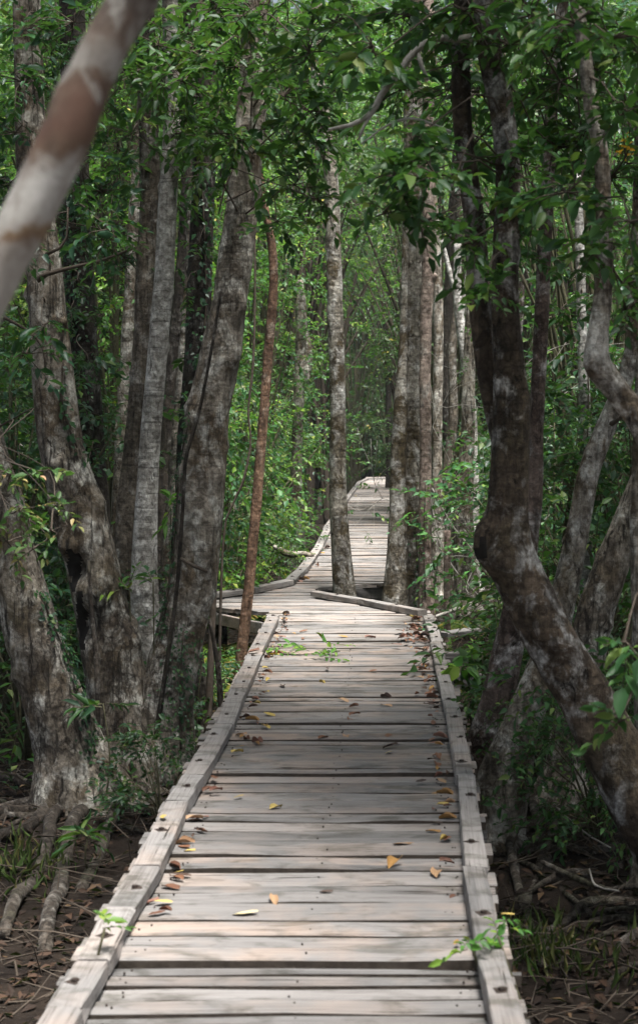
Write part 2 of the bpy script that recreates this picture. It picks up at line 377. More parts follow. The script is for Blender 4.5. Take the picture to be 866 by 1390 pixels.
# ------------------------------------------------------------------ the setting: ground
def build_ground():
    g = np.linspace(-1, 1, 171); ax = np.sinh(g * 5.2) / np.sinh(5.2)
    xs = ax * 400; ys = ax * 400 + 12
    X, Y = np.meshgrid(xs, ys); Z = ground_z(X, Y)
    n = len(xs); i = np.arange(n - 1)[:, None] * n; j = np.arange(n - 1)[None, :]
    Q = np.stack([i + j, i + j + 1, i + n + j + 1, i + n + j], -1).reshape(-1, 4)
    m, t, b = new_mat('peaty_forest_soil')
    tc = t.nodes.new('ShaderNodeTexCoord'); co = tc.outputs['Object']
    a = noise(t, co, 3, 6, .65); f = noise(t, co, 40, 5, .7)
    c = mix(t, ramp(t, a, [(.35, (0, 0, 0)), (.65, (1, 1, 1))]), (.014, .010, .008), (.036, .026, .019))
    c = mix(t, .6, c, ramp(t, f, [(.3, (.4, .4, .4)), (.7, (1, 1, 1))]), 'MULTIPLY')
    t.links.new(c, b.inputs['Base Color']); b.inputs['Roughness'].default_value = .95; b.inputs['Specular IOR Level'].default_value = .15
    bp = t.nodes.new('ShaderNodeBump'); bp.inputs['Strength'].default_value = .9; bp.inputs['Distance'].default_value = .03
    t.links.new(f, bp.inputs['Height']); t.links.new(bp.outputs[0], b.inputs['Normal'])
    o = link('ground', mesh_from('ground', np.stack([X, Y, Z], -1).reshape(-1, 3), None, Q, m))
    tag(o, kind='structure')
build_ground()

# ------------------------------------------------------------------ the boardwalk
# outline of the deck in plan: distance -> x of either edge
A0 = np.array([(-0.5, -.95), (13.3, -.39)]);
LEFT = [(0.0, -.90), (4.6, -.735), (7.0, -.64), (9.5, -.55), (13.45, -.44), (13.46, -.46), (14.0, -1.06), (15.05, -1.12), (15.4, -.75), (16.2, -.36), (17.5, -.2),
        (20.2, -.05), (22.6, .10), (26.0, .26), (29.0, .36), (36, .60), (45, 1.08), (49, 1.36), (53.0, 1.6), (56, 1.7)]
RIGHT = [(0.0, .46), (4.6, .565), (7.0, .70), (9.5, .845), (11, .90), (13.5, .98), (13.55, .98), (15.3, -.03), (15.72, -.05), (15.9, .42), (16.15, 1.02), (20, 1.22), (29.2, 1.7), (40, 2.25), (47, 2.6), (50, 4.6), (56, 4.9)]
LZ, LX = np.array(LEFT).T; RZ, RX = np.array(RIGHT).T
def deck_left(z): return float(np.interp(z, LZ, LX))
def deck_right(z): return float(np.interp(z, RZ, RX))
walk = thing('boardwalk', (0, 0, 0), 'weathered grey plank boardwalk with kerb rails zigzagging away between the trees', 'boardwalk')
def plank_mesh(x0a, x1a, x0b, x1b, y0, y1, zt, rs, th=.038):
    """one board: chamfered long edges, slightly crooked, ends free"""
    nx = 5; t = np.linspace(0, 1, nx)
    prof = [(0, -th), (0, -.006), (.006, 0), (-.006, 0), (0, -.006), (0, -th)]
    wob0 = np.cumsum(rs.normal(0, .004, nx)); wob1 = np.cumsum(rs.normal(0, .004, nx)); bow = rs.normal(0, .003, nx)
    V = []
    for k in range(nx):
        for q, (dy, dz) in enumerate(prof):
            front = q < 3
            xa = (x0a + (x1a - x0a) * t[k]) if front else (x0b + (x1b - x0b) * t[k])
            y = (y0 + wob0[k]) if front else (y1 + wob1[k])
            V.append((xa, y + dy, zt + dz + bow[k]))
    V = np.array(V); Q = []
    for k in range(nx - 1):
        for q in range(6):
            a = k * 6 + q; b = k * 6 + (q + 1) % 6
            Q.append((a, a + 6, b + 6, b))
    e = (nx - 1) * 6
    Q += [(0, 1, 4, 5), (1, 2, 3, 4), (e + 5, e + 4, e + 1, e), (e + 4, e + 3, e + 2, e + 1)]
    return V, np.array(Q)
def build_deck():
    rs = np.random.default_rng(3)
    z = 0.4; n = 0; far = MB()
    while z < 54.5:
        pitch = rs.choice([.08, .10, .115, .13, .15, .17, .20])
        gap = rs.choice([.014, .020, .026, .032, .040]);
        for zg in (7.33, 13.36):              # the two wide gaps
            if z < zg - .02 < z + pitch + .04: pitch = zg - z; gap = .075
        y0, y1 = z, z + pitch - gap
        def clampz(f, zz): return f(zz)
        la, ra, lb, rb = deck_left(y0), deck_right(y0), deck_left(y1), deck_right(y1)
        if y0 < 13.4 < y1: lb = la
        jl = rs.uniform(-.02, .008); jr = rs.uniform(-.01, .03) if z < 13.4 else rs.uniform(.0, .04)
        if 13.4 < z < 15.5: jr = .0
        skew = rs.normal(0, .0045)
        zt = rs.normal(0, .0055)
        if 7.0 < z < 7.2: zt = .012
        V, Q = plank_mesh(la - jl, ra + jr, lb - jl, rb + jr, y0, y1, zt, rs)
        V[:, 1] += skew * (V[:, 0] - V[:, 0].mean()) + rs.normal(0, .001)
        if n < 298:
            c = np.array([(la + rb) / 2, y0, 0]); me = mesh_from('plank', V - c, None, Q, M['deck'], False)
            me.materials.append(M['gap_shade'])           # sides and underside coloured dark so the gaps look shaded
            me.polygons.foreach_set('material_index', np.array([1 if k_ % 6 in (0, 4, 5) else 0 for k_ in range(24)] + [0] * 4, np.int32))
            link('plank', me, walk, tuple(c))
        else: far.add(V, None, Q)
        n += 1; z += pitch
    if far.n:
        tag(link('distant_planks', far.mesh('distant_planks', M['deck'], smooth=False), walk), kind='stuff')
    return n
build_deck()
def build_nails():
    rs = np.random.default_rng(9); mb = MB(); h = .0018; r = .0033
    for o in [c for c in walk.children if c.name.split('.')[0] == 'plank' and c.location[1] < 13]:
        v = np.array([q.co for q in o.data.vertices]) + np.array(o.location); ym = v[:, 1].mean(); zt = v[:, 2].max(); l, r_ = v[:, 0].min(), v[:, 0].max()
        for x in (l + .17, l + .19, (l + r_) / 2 + .03, r_ - .14, r_ - .16):
            p = np.array([x + rs.normal(0, .012), ym + rs.uniform(-.03, .03), zt - .001]); a = np.arange(6) * math.pi / 3
            ring = p + np.stack([r * np.cos(a), r * np.sin(a), a * 0 + h], -1); mb.add(np.concatenate([ring, ring - [0, 0, .006]]), None, [(0, 1, 2, 3), (0, 3, 4, 5)] + [(i, i + 6, (i + 1) % 6 + 6, (i + 1) % 6) for i in range(6)])
    tag(link('nail_heads', mb.mesh('nail_heads', M['bolt'], smooth=False), walk), kind='stuff')
build_nails()
def box_along(a, b, wd, ht, z0, rs=None, ch=.006):
    """a chamfered squared timber from a to b (plan points), standing on z0; local y runs along it"""
    a = np.asarray(a, float); b = np.asarray(b, float); d = b - a; L = np.hypot(*d); d /= L; s = np.array([d[1], -d[0]])
    prof = [(-wd / 2, 0), (-wd / 2, ht - ch), (-wd / 2 + ch, ht), (wd / 2 - ch, ht), (wd / 2, ht - ch), (wd / 2, 0)]
    V = []; ny = 4
    for k in range(ny):
        for (x, zz) in prof:
            jx = rs.normal(0, .0025) if rs is not None else 0
            V.append((x + jx, L * k / (ny - 1), z0 + zz + (rs.normal(0, .0015) if rs is not None and zz else 0)))
    Q = []
    for k in range(ny - 1):
        for q in range(6):
            a_ = k * 6 + q; b_ = k * 6 + (q + 1) % 6
            Q.append((a_, b_, b_ + 6, a_ + 6))
    e = (ny - 1) * 6
    Q += [(5, 4, 1, 0), (4, 3, 2, 1), (e, e + 1, e + 4, e + 5), (e + 1, e + 2, e + 3, e + 4)]
    return np.array(V), np.array(Q), -math.atan2(d[0], d[1])
def bolt_mesh():
    mb = MB(); r = .011; h = .007; a = np.arange(6) * math.pi / 3
    top = np.stack([r * np.cos(a), r * np.sin(a), a * 0 + h], -1); bot = top.copy(); bot[:, 2] = -.001
    V = np.concatenate([bot, top]); Q = [(i, (i + 1) % 6, 6 + (i + 1) % 6, 6 + i) for i in range(6)] + [(6, 7, 8, 9), (6, 9, 10, 11)]
    V2 = np.array([(-.028, -.028, 0), (.028, -.028, 0), (.028, .028, 0), (-.028, .028, 0), (-.028, -.028, .002), (.028, -.028, .002), (.028, .028, .002), (-.028, .028, .002)])
    w_ = V2 * np.array([.75, .75, 1]); mb.add(w_, None, [(4, 5, 6, 7), (0, 1, 5, 4), (1, 2, 6, 5), (2, 3, 7, 6), (3, 0, 4, 7)])
    V[:, 2] += .0025; mb.add(V, None, Q); return mb.mesh('bolt', M['bolt'], smooth=False)
BOLT = bolt_mesh()
def kerb_line(pts, wd=.095, ht=.05, z0=.012, lmin=1.15, lmax=2.1, seed=0, bolts=True):
    """kerb rail pieces laid end to end along a plan polyline"""
    rs = np.random.default_rng(seed); pts = np.asarray(pts, float)
    sg = np.linalg.norm(np.diff(pts, axis=0), axis=1); s = np.concatenate([[0], np.cumsum(sg)]); cur = 0.0
    at = lambda q: np.array([np.interp(q, s, pts[:, 0]), np.interp(q, s, pts[:, 1])])
    while cur < s[-1] - .05:
        nx = min(s[-1], cur + rs.uniform(lmin, lmax)) if s[-1] - cur > lmax else s[-1]
        for v in s[1:-1]:
            if cur + .3 < v < nx + .15: nx = v; break
        a, b = at(cur), at(nx); d = (b - a) / np.hypot(*(b - a))
        off = rs.normal(0, .002); nrmv = np.array([d[1], -d[0]])
        V, Q, rz = box_along(a + d * .003 + nrmv * off, b - d * .003 + nrmv * (off + rs.normal(0, .004)), wd * rs.uniform(.97, 1.03), ht * rs.uniform(.95, 1.05), 0, rs)
        o = link('kerb_rail', mesh_from('kerb_rail', V, None, Q, M['kerb'], False), walk, (*(a + d * .003 + nrmv * off), z0 + rs.uniform(0, .003)))
        o.rotation_euler[2] = rz
        if bolts:
            L = nx - cur; nb = max(1, int(L / .5)); top = float(V[:, 2].max()) - .0035
            for k in range(nb):
                q = link('bolt', BOLT, o, (rs.normal(0, .01), L * (k + .5) / nb + rs.normal(0, .03), top)); q.rotation_euler[2] = rs.uniform(0, 1)
        cur = nx
def g2(px, py, h=.07): return tuple(G(px, py, h)[:2])
KL = [(-.885, .4)] + [g2(125, 1300), g2(162, 1230), g2(199, 1172), g2(240, 1085), g2(262, 1050), g2(311, 968), g2(324, 933), g2(346, 883), g2(371, 834)]
KR = [(.42, .4)] + [g2(669, 1300), g2(645, 1175), g2(632, 1050), g2(615, 960), g2(604, 917), g2(594, 870), g2(582, 834)]
kerb_line(KL, seed=1); kerb_line(KR, seed=2, wd=.08)
kerb_line([g2(286, 804), g2(340, 797), g2(393, 786), g2(411, 769), g2(431, 743), g2(446, 712), g2(468, 679), g2(487, 654)], wd=.11, seed=3, lmin=1.1, lmax=2.0)
kerb_line([g2(487.5, 653.5), g2(499, 648.5), g2(560, 647.5)], wd=.1, seed=4, lmin=1.2, lmax=2)
kerb_line([g2(426, 801), g2(500, 813), g2(574, 827)], wd=.09, seed=5, lmin=.9, lmax=1.6)
kerb_line([g2(563, 780), g2(559, 735), g2(553, 695), g2(547, 665), g2(545, 655)], wd=.1, seed=6, lmin=1.5, lmax=2.5)
def part_box(name, a, b, wd, ht, z0, mat='beam', seed=0):
    V, Q, rz = box_along(a, b, wd, ht, 0, np.random.default_rng(seed))
    o = link(name, mesh_from(name, V, None, Q, M[mat], False), walk, (a[0], a[1], z0)); o.rotation_euler[2] = rz; return o
def build_frame():
    rs = np.random.default_rng(8)
    # fascia boards round the jog, and the face of the far section where the notch opens
    part_box('fascia_board', g2(283, 821, 0), g2(357, 836, 0), .035, .10, -.16, 'deck', 1)
    part_box('fascia_board', (-.02, 15.93), (1.0, 16.12), .035, .11, -.155, 'deck', 2)
    for zz in (13.12, 12.0, 10.9, 9.5, 8.1, 6.7, 5.3, 3.9, 2.4, 1.0):
        l, r = deck_left(zz), deck_right(zz)
        ext = .34 if abs(zz - 10.9) < .05 or abs(zz - 12.0) < .05 else .05
        part_box('cross_beam', (l - .05, zz), (r + ext, zz + .02), .10, .10, -.245, 'beam', int(zz * 10))
        for x in (l + .18, r - .14):
            h = float(ground_z(x, zz)); V, Q, T3, C, rr = tube([(0, 0, h - .15), (rs.normal(0, .01), rs.normal(0, .01), -.25)], [.065, .06], 10, .15, .05, int(zz * 7))
            o = link('post', mesh_from('post', V, T3, Q, M['bark_dark']), walk, (x, zz + .01, 0))
    for zz in np.arange(16.4, 50, 2.4):
        l, r = deck_left(zz), deck_right(zz)
        part_box('cross_beam', (l - .03, zz), (r + .03, zz), .10, .10, -.245, 'beam', int(zz))
        for x in (l + .15, r - .15):
            V, Q, T3, C, rr = tube([(0, 0, float(ground_z(x, zz)) - .15), (0, 0, -.25)], [.06, .055], 8, .2, .05, int(zz * 7))
            link('post', mesh_from('post', V, T3, Q, M['bark_dark']), walk, (x, zz, 0))
    for (x0, y0, x1, y1) in ((-.8, .4, -.36, 13.25), (.34, .4, .8, 13.25), (-.95, 14.05, -.3, 15.1)):
        part_box('joist', (x0, y0), (x1, y1), .07, .1, -.142, 'beam', 77)
    for zz in (14.15, 14.95):
        x = -.95; V, Q, T3, C, rr = tube([(0, 0, float(ground_z(x, zz)) - .15), (0, 0, -.145)], [.06, .055], 8, .2, .05, 5)
        link('post', mesh_from('post', V, T3, Q, M['bark_dark']), walk, (x, zz, 0))
build_frame()

# ------------------------------------------------------------------ trees
class Tree:
    """one tree: an Empty at its foot, parts trunk, branch, root, foliage"""
    def __init__(s, name, label, Y, pts, mat, seed=0, top=None, flare=1.0, hollow=None, step=None, flute=.12, rough=.06, segs=20, ycurve=None, knobs=(), bump=.008, group=None, cat='tree', foot=True):
        # pts: photograph (x, y, width) from the top down, at the tree's distance Y (or its own per point)
        W = []; r = []
        for k, p in enumerate(pts):
            yy = p[3] if len(p) > 3 else Y
            W.append(P(p[0], p[1], yy)); r.append(p[2] / F * yy / 2)
        if top is not None:                       # the stem runs on above the picture
            d = nrm(W[0] - W[1]); d = nrm(d * .5 + np.array([0, 0, .8])); h = (top - W[0][2]) / d[2]
            a = W[0] + d * h * .5 + np.array([R.uniform(-.15, .15), R.uniform(-.2, .2), 0])
            b_ = a + d * h * .5 + np.array([R.uniform(-.3, .3), R.uniform(-.3, .3), 0])
            W = [b_, a] + W; r = [r[0] * .45, r[0] * .8] + r
        if foot:
            last = W[-1]; gz = float(ground_z(last[0], last[1]))
            if last[2] > gz + .1:
                d = nrm(W[-1] - W[-2]); k = min((last[2] - gz) / max(-d[2], .35), 3.0)
                W.append(np.array([last[0] + d[0] * k * .7, last[1] + d[1] * k * .7, gz - .02])); r.append(r[-1] * 1.12)
            W[-1][2] = min(W[-1][2], gz - .02)
            hh = W[-1][2]; ext = []
            for w_, q in zip(W, r): ext.append(q * (1 + flare * math.exp(-max(0, w_[2] - hh) / .22)))
            # an extra ring low down for the flare
            w2, q2 = W[-1], r[-1]
            W = W[:-1] + [W[-1] * .72 + W[-2] * .28 if (W[-2][2] - hh) < 1.5 else W[-1] + (W[-2] - W[-1]) * .3 / max(.4, W[-2][2] - hh)] + [W[-1]]
            r = ext[:-1] + [ (r[-1] + r[-2]) / 2 * (1 + flare * .32)] + [ext[-1]]
        s.base = W[-1].copy(); s.W = np.array(W)
        s.root = thing(name, s.base, label, cat, group)
        knobs = [(P(kx, ky, ky_), kh, kw) for (kx, ky, ky_, kh, kw) in knobs]
        rk = np.random.default_rng(seed + 500)
        for k in range(9):                            # branch scars and small burls
            i = rk.integers(0, len(W) - 1); f_ = rk.uniform(0, 1); q_ = W[i] * (1 - f_) + W[i + 1] * f_; rr_ = r[i] * (1 - f_) + r[i + 1] * f_
            a_ = rk.uniform(-1.9, 1.9); knobs.append((q_ + rr_ * np.array([math.sin(a_), -math.cos(a_), 0]), rr_ * rk.uniform(.12, .26), max(.02, rr_ * rk.uniform(.22, .5))))
        V, Q, T3, s.C, s.r = tube(W, r, segs, step or (.035 if Y < 13 else .06), rough, seed, flute, knobs, 460 if step else 240, bump)
        me = mesh_from('trunk', V - s.base, T3, Q, M[mat]); s.mat = mat
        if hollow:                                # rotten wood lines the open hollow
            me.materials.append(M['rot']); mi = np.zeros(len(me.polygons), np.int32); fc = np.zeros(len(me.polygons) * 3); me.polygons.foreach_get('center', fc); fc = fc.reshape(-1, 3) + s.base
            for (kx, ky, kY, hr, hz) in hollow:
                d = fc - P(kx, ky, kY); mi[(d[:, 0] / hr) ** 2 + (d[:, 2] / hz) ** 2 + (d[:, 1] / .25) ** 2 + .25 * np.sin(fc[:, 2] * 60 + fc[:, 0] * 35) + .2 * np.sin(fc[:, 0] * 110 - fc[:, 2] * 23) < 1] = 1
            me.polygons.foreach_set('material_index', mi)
        o = link('trunk', me, s.root)
        s.L = MB(); s.B = MB(); s.seed = seed
    def stem(s, Y, pts, mat=None, rough=.06, segs=18, seed=1, name='trunk', extra=None, knobs=(), bump=.008):
        W = [P(p[0], p[1], p[3] if len(p) > 3 else Y) for p in pts]; r = [p[2] / F * (p[3] if len(p) > 3 else Y) / 2 for p in pts]
        if extra is not None: W.insert(0, W[0] + np.asarray(extra)); r.insert(0, r[0] * .7)
        V, Q, T3, C, rr = tube(W, r, segs, .05, rough, seed, 0, knobs, 200, bump)
        link(name, mesh_from(name, V - s.base, T3, Q, M[mat or s.mat]), s.root); return C, rr
    def near(s, p):
        return s.C[np.argmin(np.linalg.norm(s.C - p, axis=1))]
    def limb(s, a, b, ra=.02, rb=.006, sag=.1, seed=0):
        a = np.asarray(a, float); b = np.asarray(b, float); rs = np.random.default_rng(seed); L = np.linalg.norm(b - a)
        k1 = a + (b - a) * .35 + rs.normal(0, .06 * L, 3) + np.array([0, 0, sag * L]); k2 = a + (b - a) * .7 + rs.normal(0, .05 * L, 3) + np.array([0, 0, sag * L * .8])
        add_tube(s.B, [a, k1, k2, b], [ra, ra * .75, ra * .5, rb], 6, .12, .08, seed)
    def cluster(s, c, rad, ntw, nleaf=9, L=.085, lod=1, anchor=None, limb_r=.012, droop=.35, aspect=.56, flat=.7, mat=None):
        """a leafy branch end at c, carried by a limb from the trunk"""
        rs = np.random.default_rng(abs(hash((round(float(c[0]), 3), round(float(c[2]), 3)))) % 99999)
        c = np.asarray(c, float)
        base = c + rs.normal(0, .42, (ntw, 3)) * rad * np.array([1, 1, flat])
        dr = nrm(base - c + rs.normal(0, .5, (ntw, 3)) * rad) * np.array([1, 1, .6]) + np.array([0, 0, -.1])
        sprays(rs, s.L, s.B, base, dr, rad * rs.uniform(.5, 1.0, ntw) + L, nleaf, L, lod, droop, aspect)
        k = min(ntw, 14); prisms(s.B, np.repeat(c[None], k, 0), base[:k], .004, .003)
        if anchor is not None: s.limb(anchor, c, limb_r, .005, .08, int(rs.integers(9999)))
    def done(s, leafmat='leaf_dark', woodmat='twig'):
        if s.L.n: link('foliage', s.L.mesh('foliage', M[leafmat], s.base), s.root)
        if s.B.n: link('branch', s.B.mesh('branch', M[woodmat], s.base), s.root)
        return s
def ground_root(tree, pts, r0, r1, seed=0, lift=.6, mat='root', segs=9):
    """a surface root of a tree, following the ground through plan points"""
    W = []; n = len(pts); rr = []
    for k, (x, y) in enumerate(pts):
        r = r0 + (r1 - r0) * k / (n - 1); rr.append(r); W.append((x, y, float(ground_z(x, y)) + r * lift + .03 * math.sin(k * 2.1 + seed)))
    V, Q, T3, C, r_ = tube(W, rr, segs, .06, .16, seed, bump=.02)
    link('root', mesh_from('root', V - tree.base, T3, Q, M[mat]), tree.root)
def radial_roots(tree, n, rmin, rmax, r0, seed, a0=0, a1=6.283, mat='root'):
    rs = np.random.default_rng(seed)
    for k in range(n):
        a = a0 + (a1 - a0) * (k + rs.uniform(.1, .9)) / n; L = rs.uniform(rmin, rmax); p = []
        q = tree.base[:2] + .04 * np.array([math.cos(a), math.sin(a)])
        for i in range(6):
            p.append(tuple(q)); a += rs.normal(0, .32); q = q + np.array([math.cos(a), math.sin(a)]) * L / 6
        ground_root(tree, p, r0 * rs.uniform(.7, 1.2), .012, seed * 31 + k, .5, mat)

TR = {}
def T(key, *a, **k): TR[key] = Tree(*a, **k); return TR[key]
# the pole leaning across close to the camera
m, t_, b_ = new_mat('banded_pale_and_rust_bark')
tc = t_.nodes.new('ShaderNodeTexCoord'); sx = t_.nodes.new('ShaderNodeSeparateXYZ'); t_.links.new(tc.outputs['Object'], sx.inputs[0])
zz = math_(t_, 'ADD', sx.outputs['Z'], math_(t_, 'MULTIPLY', noise(t_, tc.outputs['Object'], 9, 6, .7), .17))
zz = math_(t_, 'DIVIDE', zz, 3.0)
pc, pr, pd = (.44, .42, .385), (.13, .082, .052), (.075, .057, .045)
gz1 = float(ground_z(-1.3, 2.0)); zb = lambda py: (CH + (587 - py) * 1.9 / F - (gz1 - .02) + .07) / 3.0
c_ = ramp(t_, zz, [(0, (.2, .17, .14)), (zb(325), (.40, .37, .33)), (zb(312), (.2, .13, .08)), (zb(294), (.25, .17, .1)), (zb(282), pc), (zb(232), pc), (zb(196), pr), (zb(150), (.11, .055, .035)), (zb(116), (.14, .095, .065)),
                   (zb(98), (.33, .31, .28)), (zb(84), (.3, .28, .25)), (zb(64), (.17, .13, .1)), (zb(40), (.14, .1, .075)), (zb(8), pd), (zb(-40), pd)])
c_ = mix(t_, .6, c_, ramp(t_, noise(t_, tc.outputs['Object'], 22, 7, .75, (1, 1, .6)), [(.36, (.25, .19, .14)), (.5, (.85, .82, .78)), (.62, (1.2, 1.2, 1.2))]), 'MULTIPLY')
lm_ = noise(t_, tc.outputs['Object'], 16, 6, .7, (1, 1, .6), .8)
c_ = mix(t_, ramp(t_, lm_, [(.54, (0, 0, 0)), (.6, (.75, .75, .75))]), c_, (.34, .32, .28))
c_ = mix(t_, ramp(t_, lm_, [(.36, (.8, .8, .8)), (.42, (0, 0, 0))]), c_, (.075, .05, .035))
t_.links.new(c_, b_.inputs['Base Color']); b_.inputs['Roughness'].default_value = .8
M['bark_banded'] = m
T('pole', 'leaning_tree', 'slim pale tree with rust brown bands leaning across beside the camera, out of focus', 1.9,
  [(194, -40, 64), (150, 50, 63), (118, 120, 65), (82, 200, 69), (41, 285, 68), (-2, 365, 66), (-300, 960, 95), (-700, 1760, 110)], 'bark_banded', 1, top=4.5, rough=.05, bump=.006, flare=.4).done()

# the clump beside the walk
T('clump_lean', 'clump_tree', 'thick lichen spotted trunk leaning away from the clump with a hollow scar', 9.4,
  [(40, 120, 40), (46, 250, 43), (57, 340, 46), (63, 430, 50), (74, 530, 58), (84, 610, 62), (104, 690, 72), (124, 770, 74), (140, 850, 78), (156, 940, 84), (166, 1020, 96)], 'bark_cracked', 2, top=8, flute=.2, flare=.5, rough=.09, segs=72, step=.018, hollow=((97, 775, 9.2, .05, .13), (107, 850, 9.2, .04, .2)), knobs=((95, 775, 9.2, -.13, .075), (106, 850, 9.2, -.10, .08), (76, 745, 9.2, .04, .06), (72, 690, 9.3, .03, .06), (128, 800, 9.2, .04, .1), (48, 400, 9.4, .02, .04)), bump=.005)
T('edge_lean', 'clump_tree', 'cracked grey trunk leaning hard outwards, outermost of the clump', 8.8,
  [(-40, 470, 40), (-18, 590, 44), (4, 680, 50), (20, 760, 64), (42, 850, 74), (66, 930, 76), (88, 1010, 82), (105, 1070, 98)], 'bark_cracked', 3, top=7, flute=.2, flare=.5, rough=.09, segs=28, bump=.014)
T('ivy_dark', 'clump_tree', 'dark ivy covered trunk standing behind the hollow leaning trunk', 12.0,
  [(102, 120, 36), (104, 300, 38), (108, 400, 40), (114, 500, 42), (124, 600, 38), (131, 690, 38), (136, 800, 40), (140, 930, 46)], 'bark_dark', 4, top=10, segs=18)
T('slim_a', 'clump_tree', 'slim dark grey trunk between the ivy trunk and the paired trunk', 13.0,
  [(182, 300, 17), (177, 400, 18), (171, 500, 19), (166, 600, 21), (163, 690, 25), (160, 800, 30), (158, 900, 34)], 'bark_grey', 5, top=9, segs=14)
T('pair', 'clump_tree', 'grey brown straight trunk just behind the pale ringed trunk', 10.9,
  [(204, 250, 28), (200, 350, 29), (196, 450, 30), (190, 540, 31), (183, 620, 33), (176, 700, 36), (172, 780, 44), (176, 870, 56), (184, 960, 70)], 'bark_tan', 6, top=9, flute=.25, segs=20)
T('pale', 'clump_tree', 'pale straight trunk with ring scars in the middle of the clump', 10.3,
  [(234, 120, 22), (232, 200, 24), (226, 300, 26), (223, 380, 27), (216, 450, 28), (209, 540, 28), (203, 620, 28), (198, 700, 32), (195, 780, 36), (197, 850, 44), (200, 920, 52), (203, 980, 64)], 'bark_pale', 7, top=9, segs=20, rough=.05,
  knobs=((210, 400, 10.2, .015, .03), (235, 395, 10.25, .02, .03), (198, 640, 10.2, .012, .03), (214, 590, 10.2, .015, .03), (186, 800, 10.2, .02, .04)), flute=.2)
T('slim_b', 'clump_tree', 'almost black slim trunk showing behind the pale ringed trunk', 13.0,
  [(257, 240, 22), (252, 340, 22), (244, 420, 22), (236, 500, 21), (228, 600, 22), (220, 700, 24), (214, 820, 28), (210, 920, 34)], 'bark_dark', 8, top=9, segs=14)
T('slim_c', 'clump_tree', 'grey slim trunk with a lit edge rising between pale trunk and big trunk', 12.2,
  [(258, 380, 15), (250, 480, 16), (243, 580, 18), (236, 680, 20), (228, 800, 26), (222, 920, 34)], 'bark_grey', 88, top=9, segs=14)
T('leafy', 'clump_tree', 'dark trunk wrapped in leafy creeper beside the big mottled trunk', 11.6,
  [(282, 100, 30), (276, 250, 32), (272, 350, 32), (270, 440, 34), (264, 520, 33), (258, 600, 34), (254, 700, 38), (248, 820, 44), (244, 960, 56)], 'bark_dark', 9, top=9, segs=16)
T('big', 'clump_tree', 'big mottled trunk beside the boardwalk with ivy climbing its base', 9.4,
  [(344, 80, 36), (338, 200, 40), (326, 300, 44), (314, 390, 48), (300, 480, 55), (284, 570, 60), (275, 640, 62), (270, 720, 62), (258, 800, 62), (240, 880, 66), (224, 960, 74), (212, 1030, 90)], 'bark_grey', 10, top=9, flute=.18, rough=.085, segs=30, flare=.5,
  knobs=((336, 415, 9.3, .03, .05), (318, 490, 9.3, .025, .05), (270, 560, 9.3, .02, .06), (300, 640, 9.3, .02, .05), (300, 400, 9.2, .015, .04)), bump=.012)
T('sapling', 'thin_tree', 'slim red brown sapling growing against the boardwalk edge', 12.9,
  [(346, 170, 8), (358, 270, 10), (370, 345, 12), (370, 410, 12.5), (363, 500, 13), (355, 600, 13), (348, 690, 14), (337, 800, 14.5), (328, 890, 16)], 'bark_red', 11, top=5.5, segs=12, flare=.3, flute=0)
T('far_slim', 'thin_tree', 'short dark trunk rising from shrubs beside the bend of the boardwalk', 22.0,
  [(404, 380, 14), (409, 430, 15), (406, 520, 15), (403, 600, 15), (402, 690, 16), (402, 780, 20)], 'bark_grey', 12, segs=12)
TR['far_slim'].stem(22.0, [(409, 440, 14), (418, 480, 12), (414, 520, 12)], seed=12, segs=10)
# the trees standing in the notch of the boardwalk
T('notch', 'notch_tree', 'single straight trunk standing in the boardwalk notch, white patch low down', 15.45,
  [(428, 60, 16), (440, 170, 18), (450, 250, 19), (453, 350, 20), (456, 450, 21.5), (458, 550, 22), (459, 640, 23), (460, 700, 24), (464, 760, 27), (469, 812, 33)], 'bark_dappled', 13, top=9, segs=18, rough=.05, flare=.2, flute=.1)
T('twin', 'notch_tree', 'twin stemmed trunk of grey and yellowish bark beside the boardwalk notch', 15.0,
  [(572, -30, 24), (566, 60, 24), (560, 150, 25), (563, 280, 27), (563, 380, 30), (561, 480, 32), (560, 580, 32), (560, 680, 31), (560, 760, 32), (559, 830, 37)], 'bark_dappled', 14, top=10, segs=20, rough=.05, flare=.4)
TR['twin'].stem(14.9, [(551, 290, 9), (549, 380, 9), (547, 460, 11), (543, 560, 20), (541, 640, 22), (541, 700, 25), (539, 760, 30), (535, 820, 38), (531, 900, 46)], 'bark_dappled', seed=15, rough=.08)
T('rosy', 'notch_tree', 'rosy brown slim trunk with a knob touching the twin trunk', 14.7,
  [(584, 60, 16), (581, 200, 17), (581, 300, 18), (582, 360, 18), (578, 430, 17), (577, 520, 16), (578, 620, 16), (577, 700, 17), (578, 780, 18), (579, 850, 22)], 'bark_rose', 16, top=9, segs=16)
V_, Q_, T3_, C_, r_ = tube([P(578, 385, 14.7), P(586, 377, 14.68), P(591, 372, 14.65)], [.05, .045, .022], 10, .02, .1, 4)
link('knob', mesh_from('knob', V_ - TR['rosy'].base, T3_, Q_, M['bark_rose']), TR['rosy'].root)
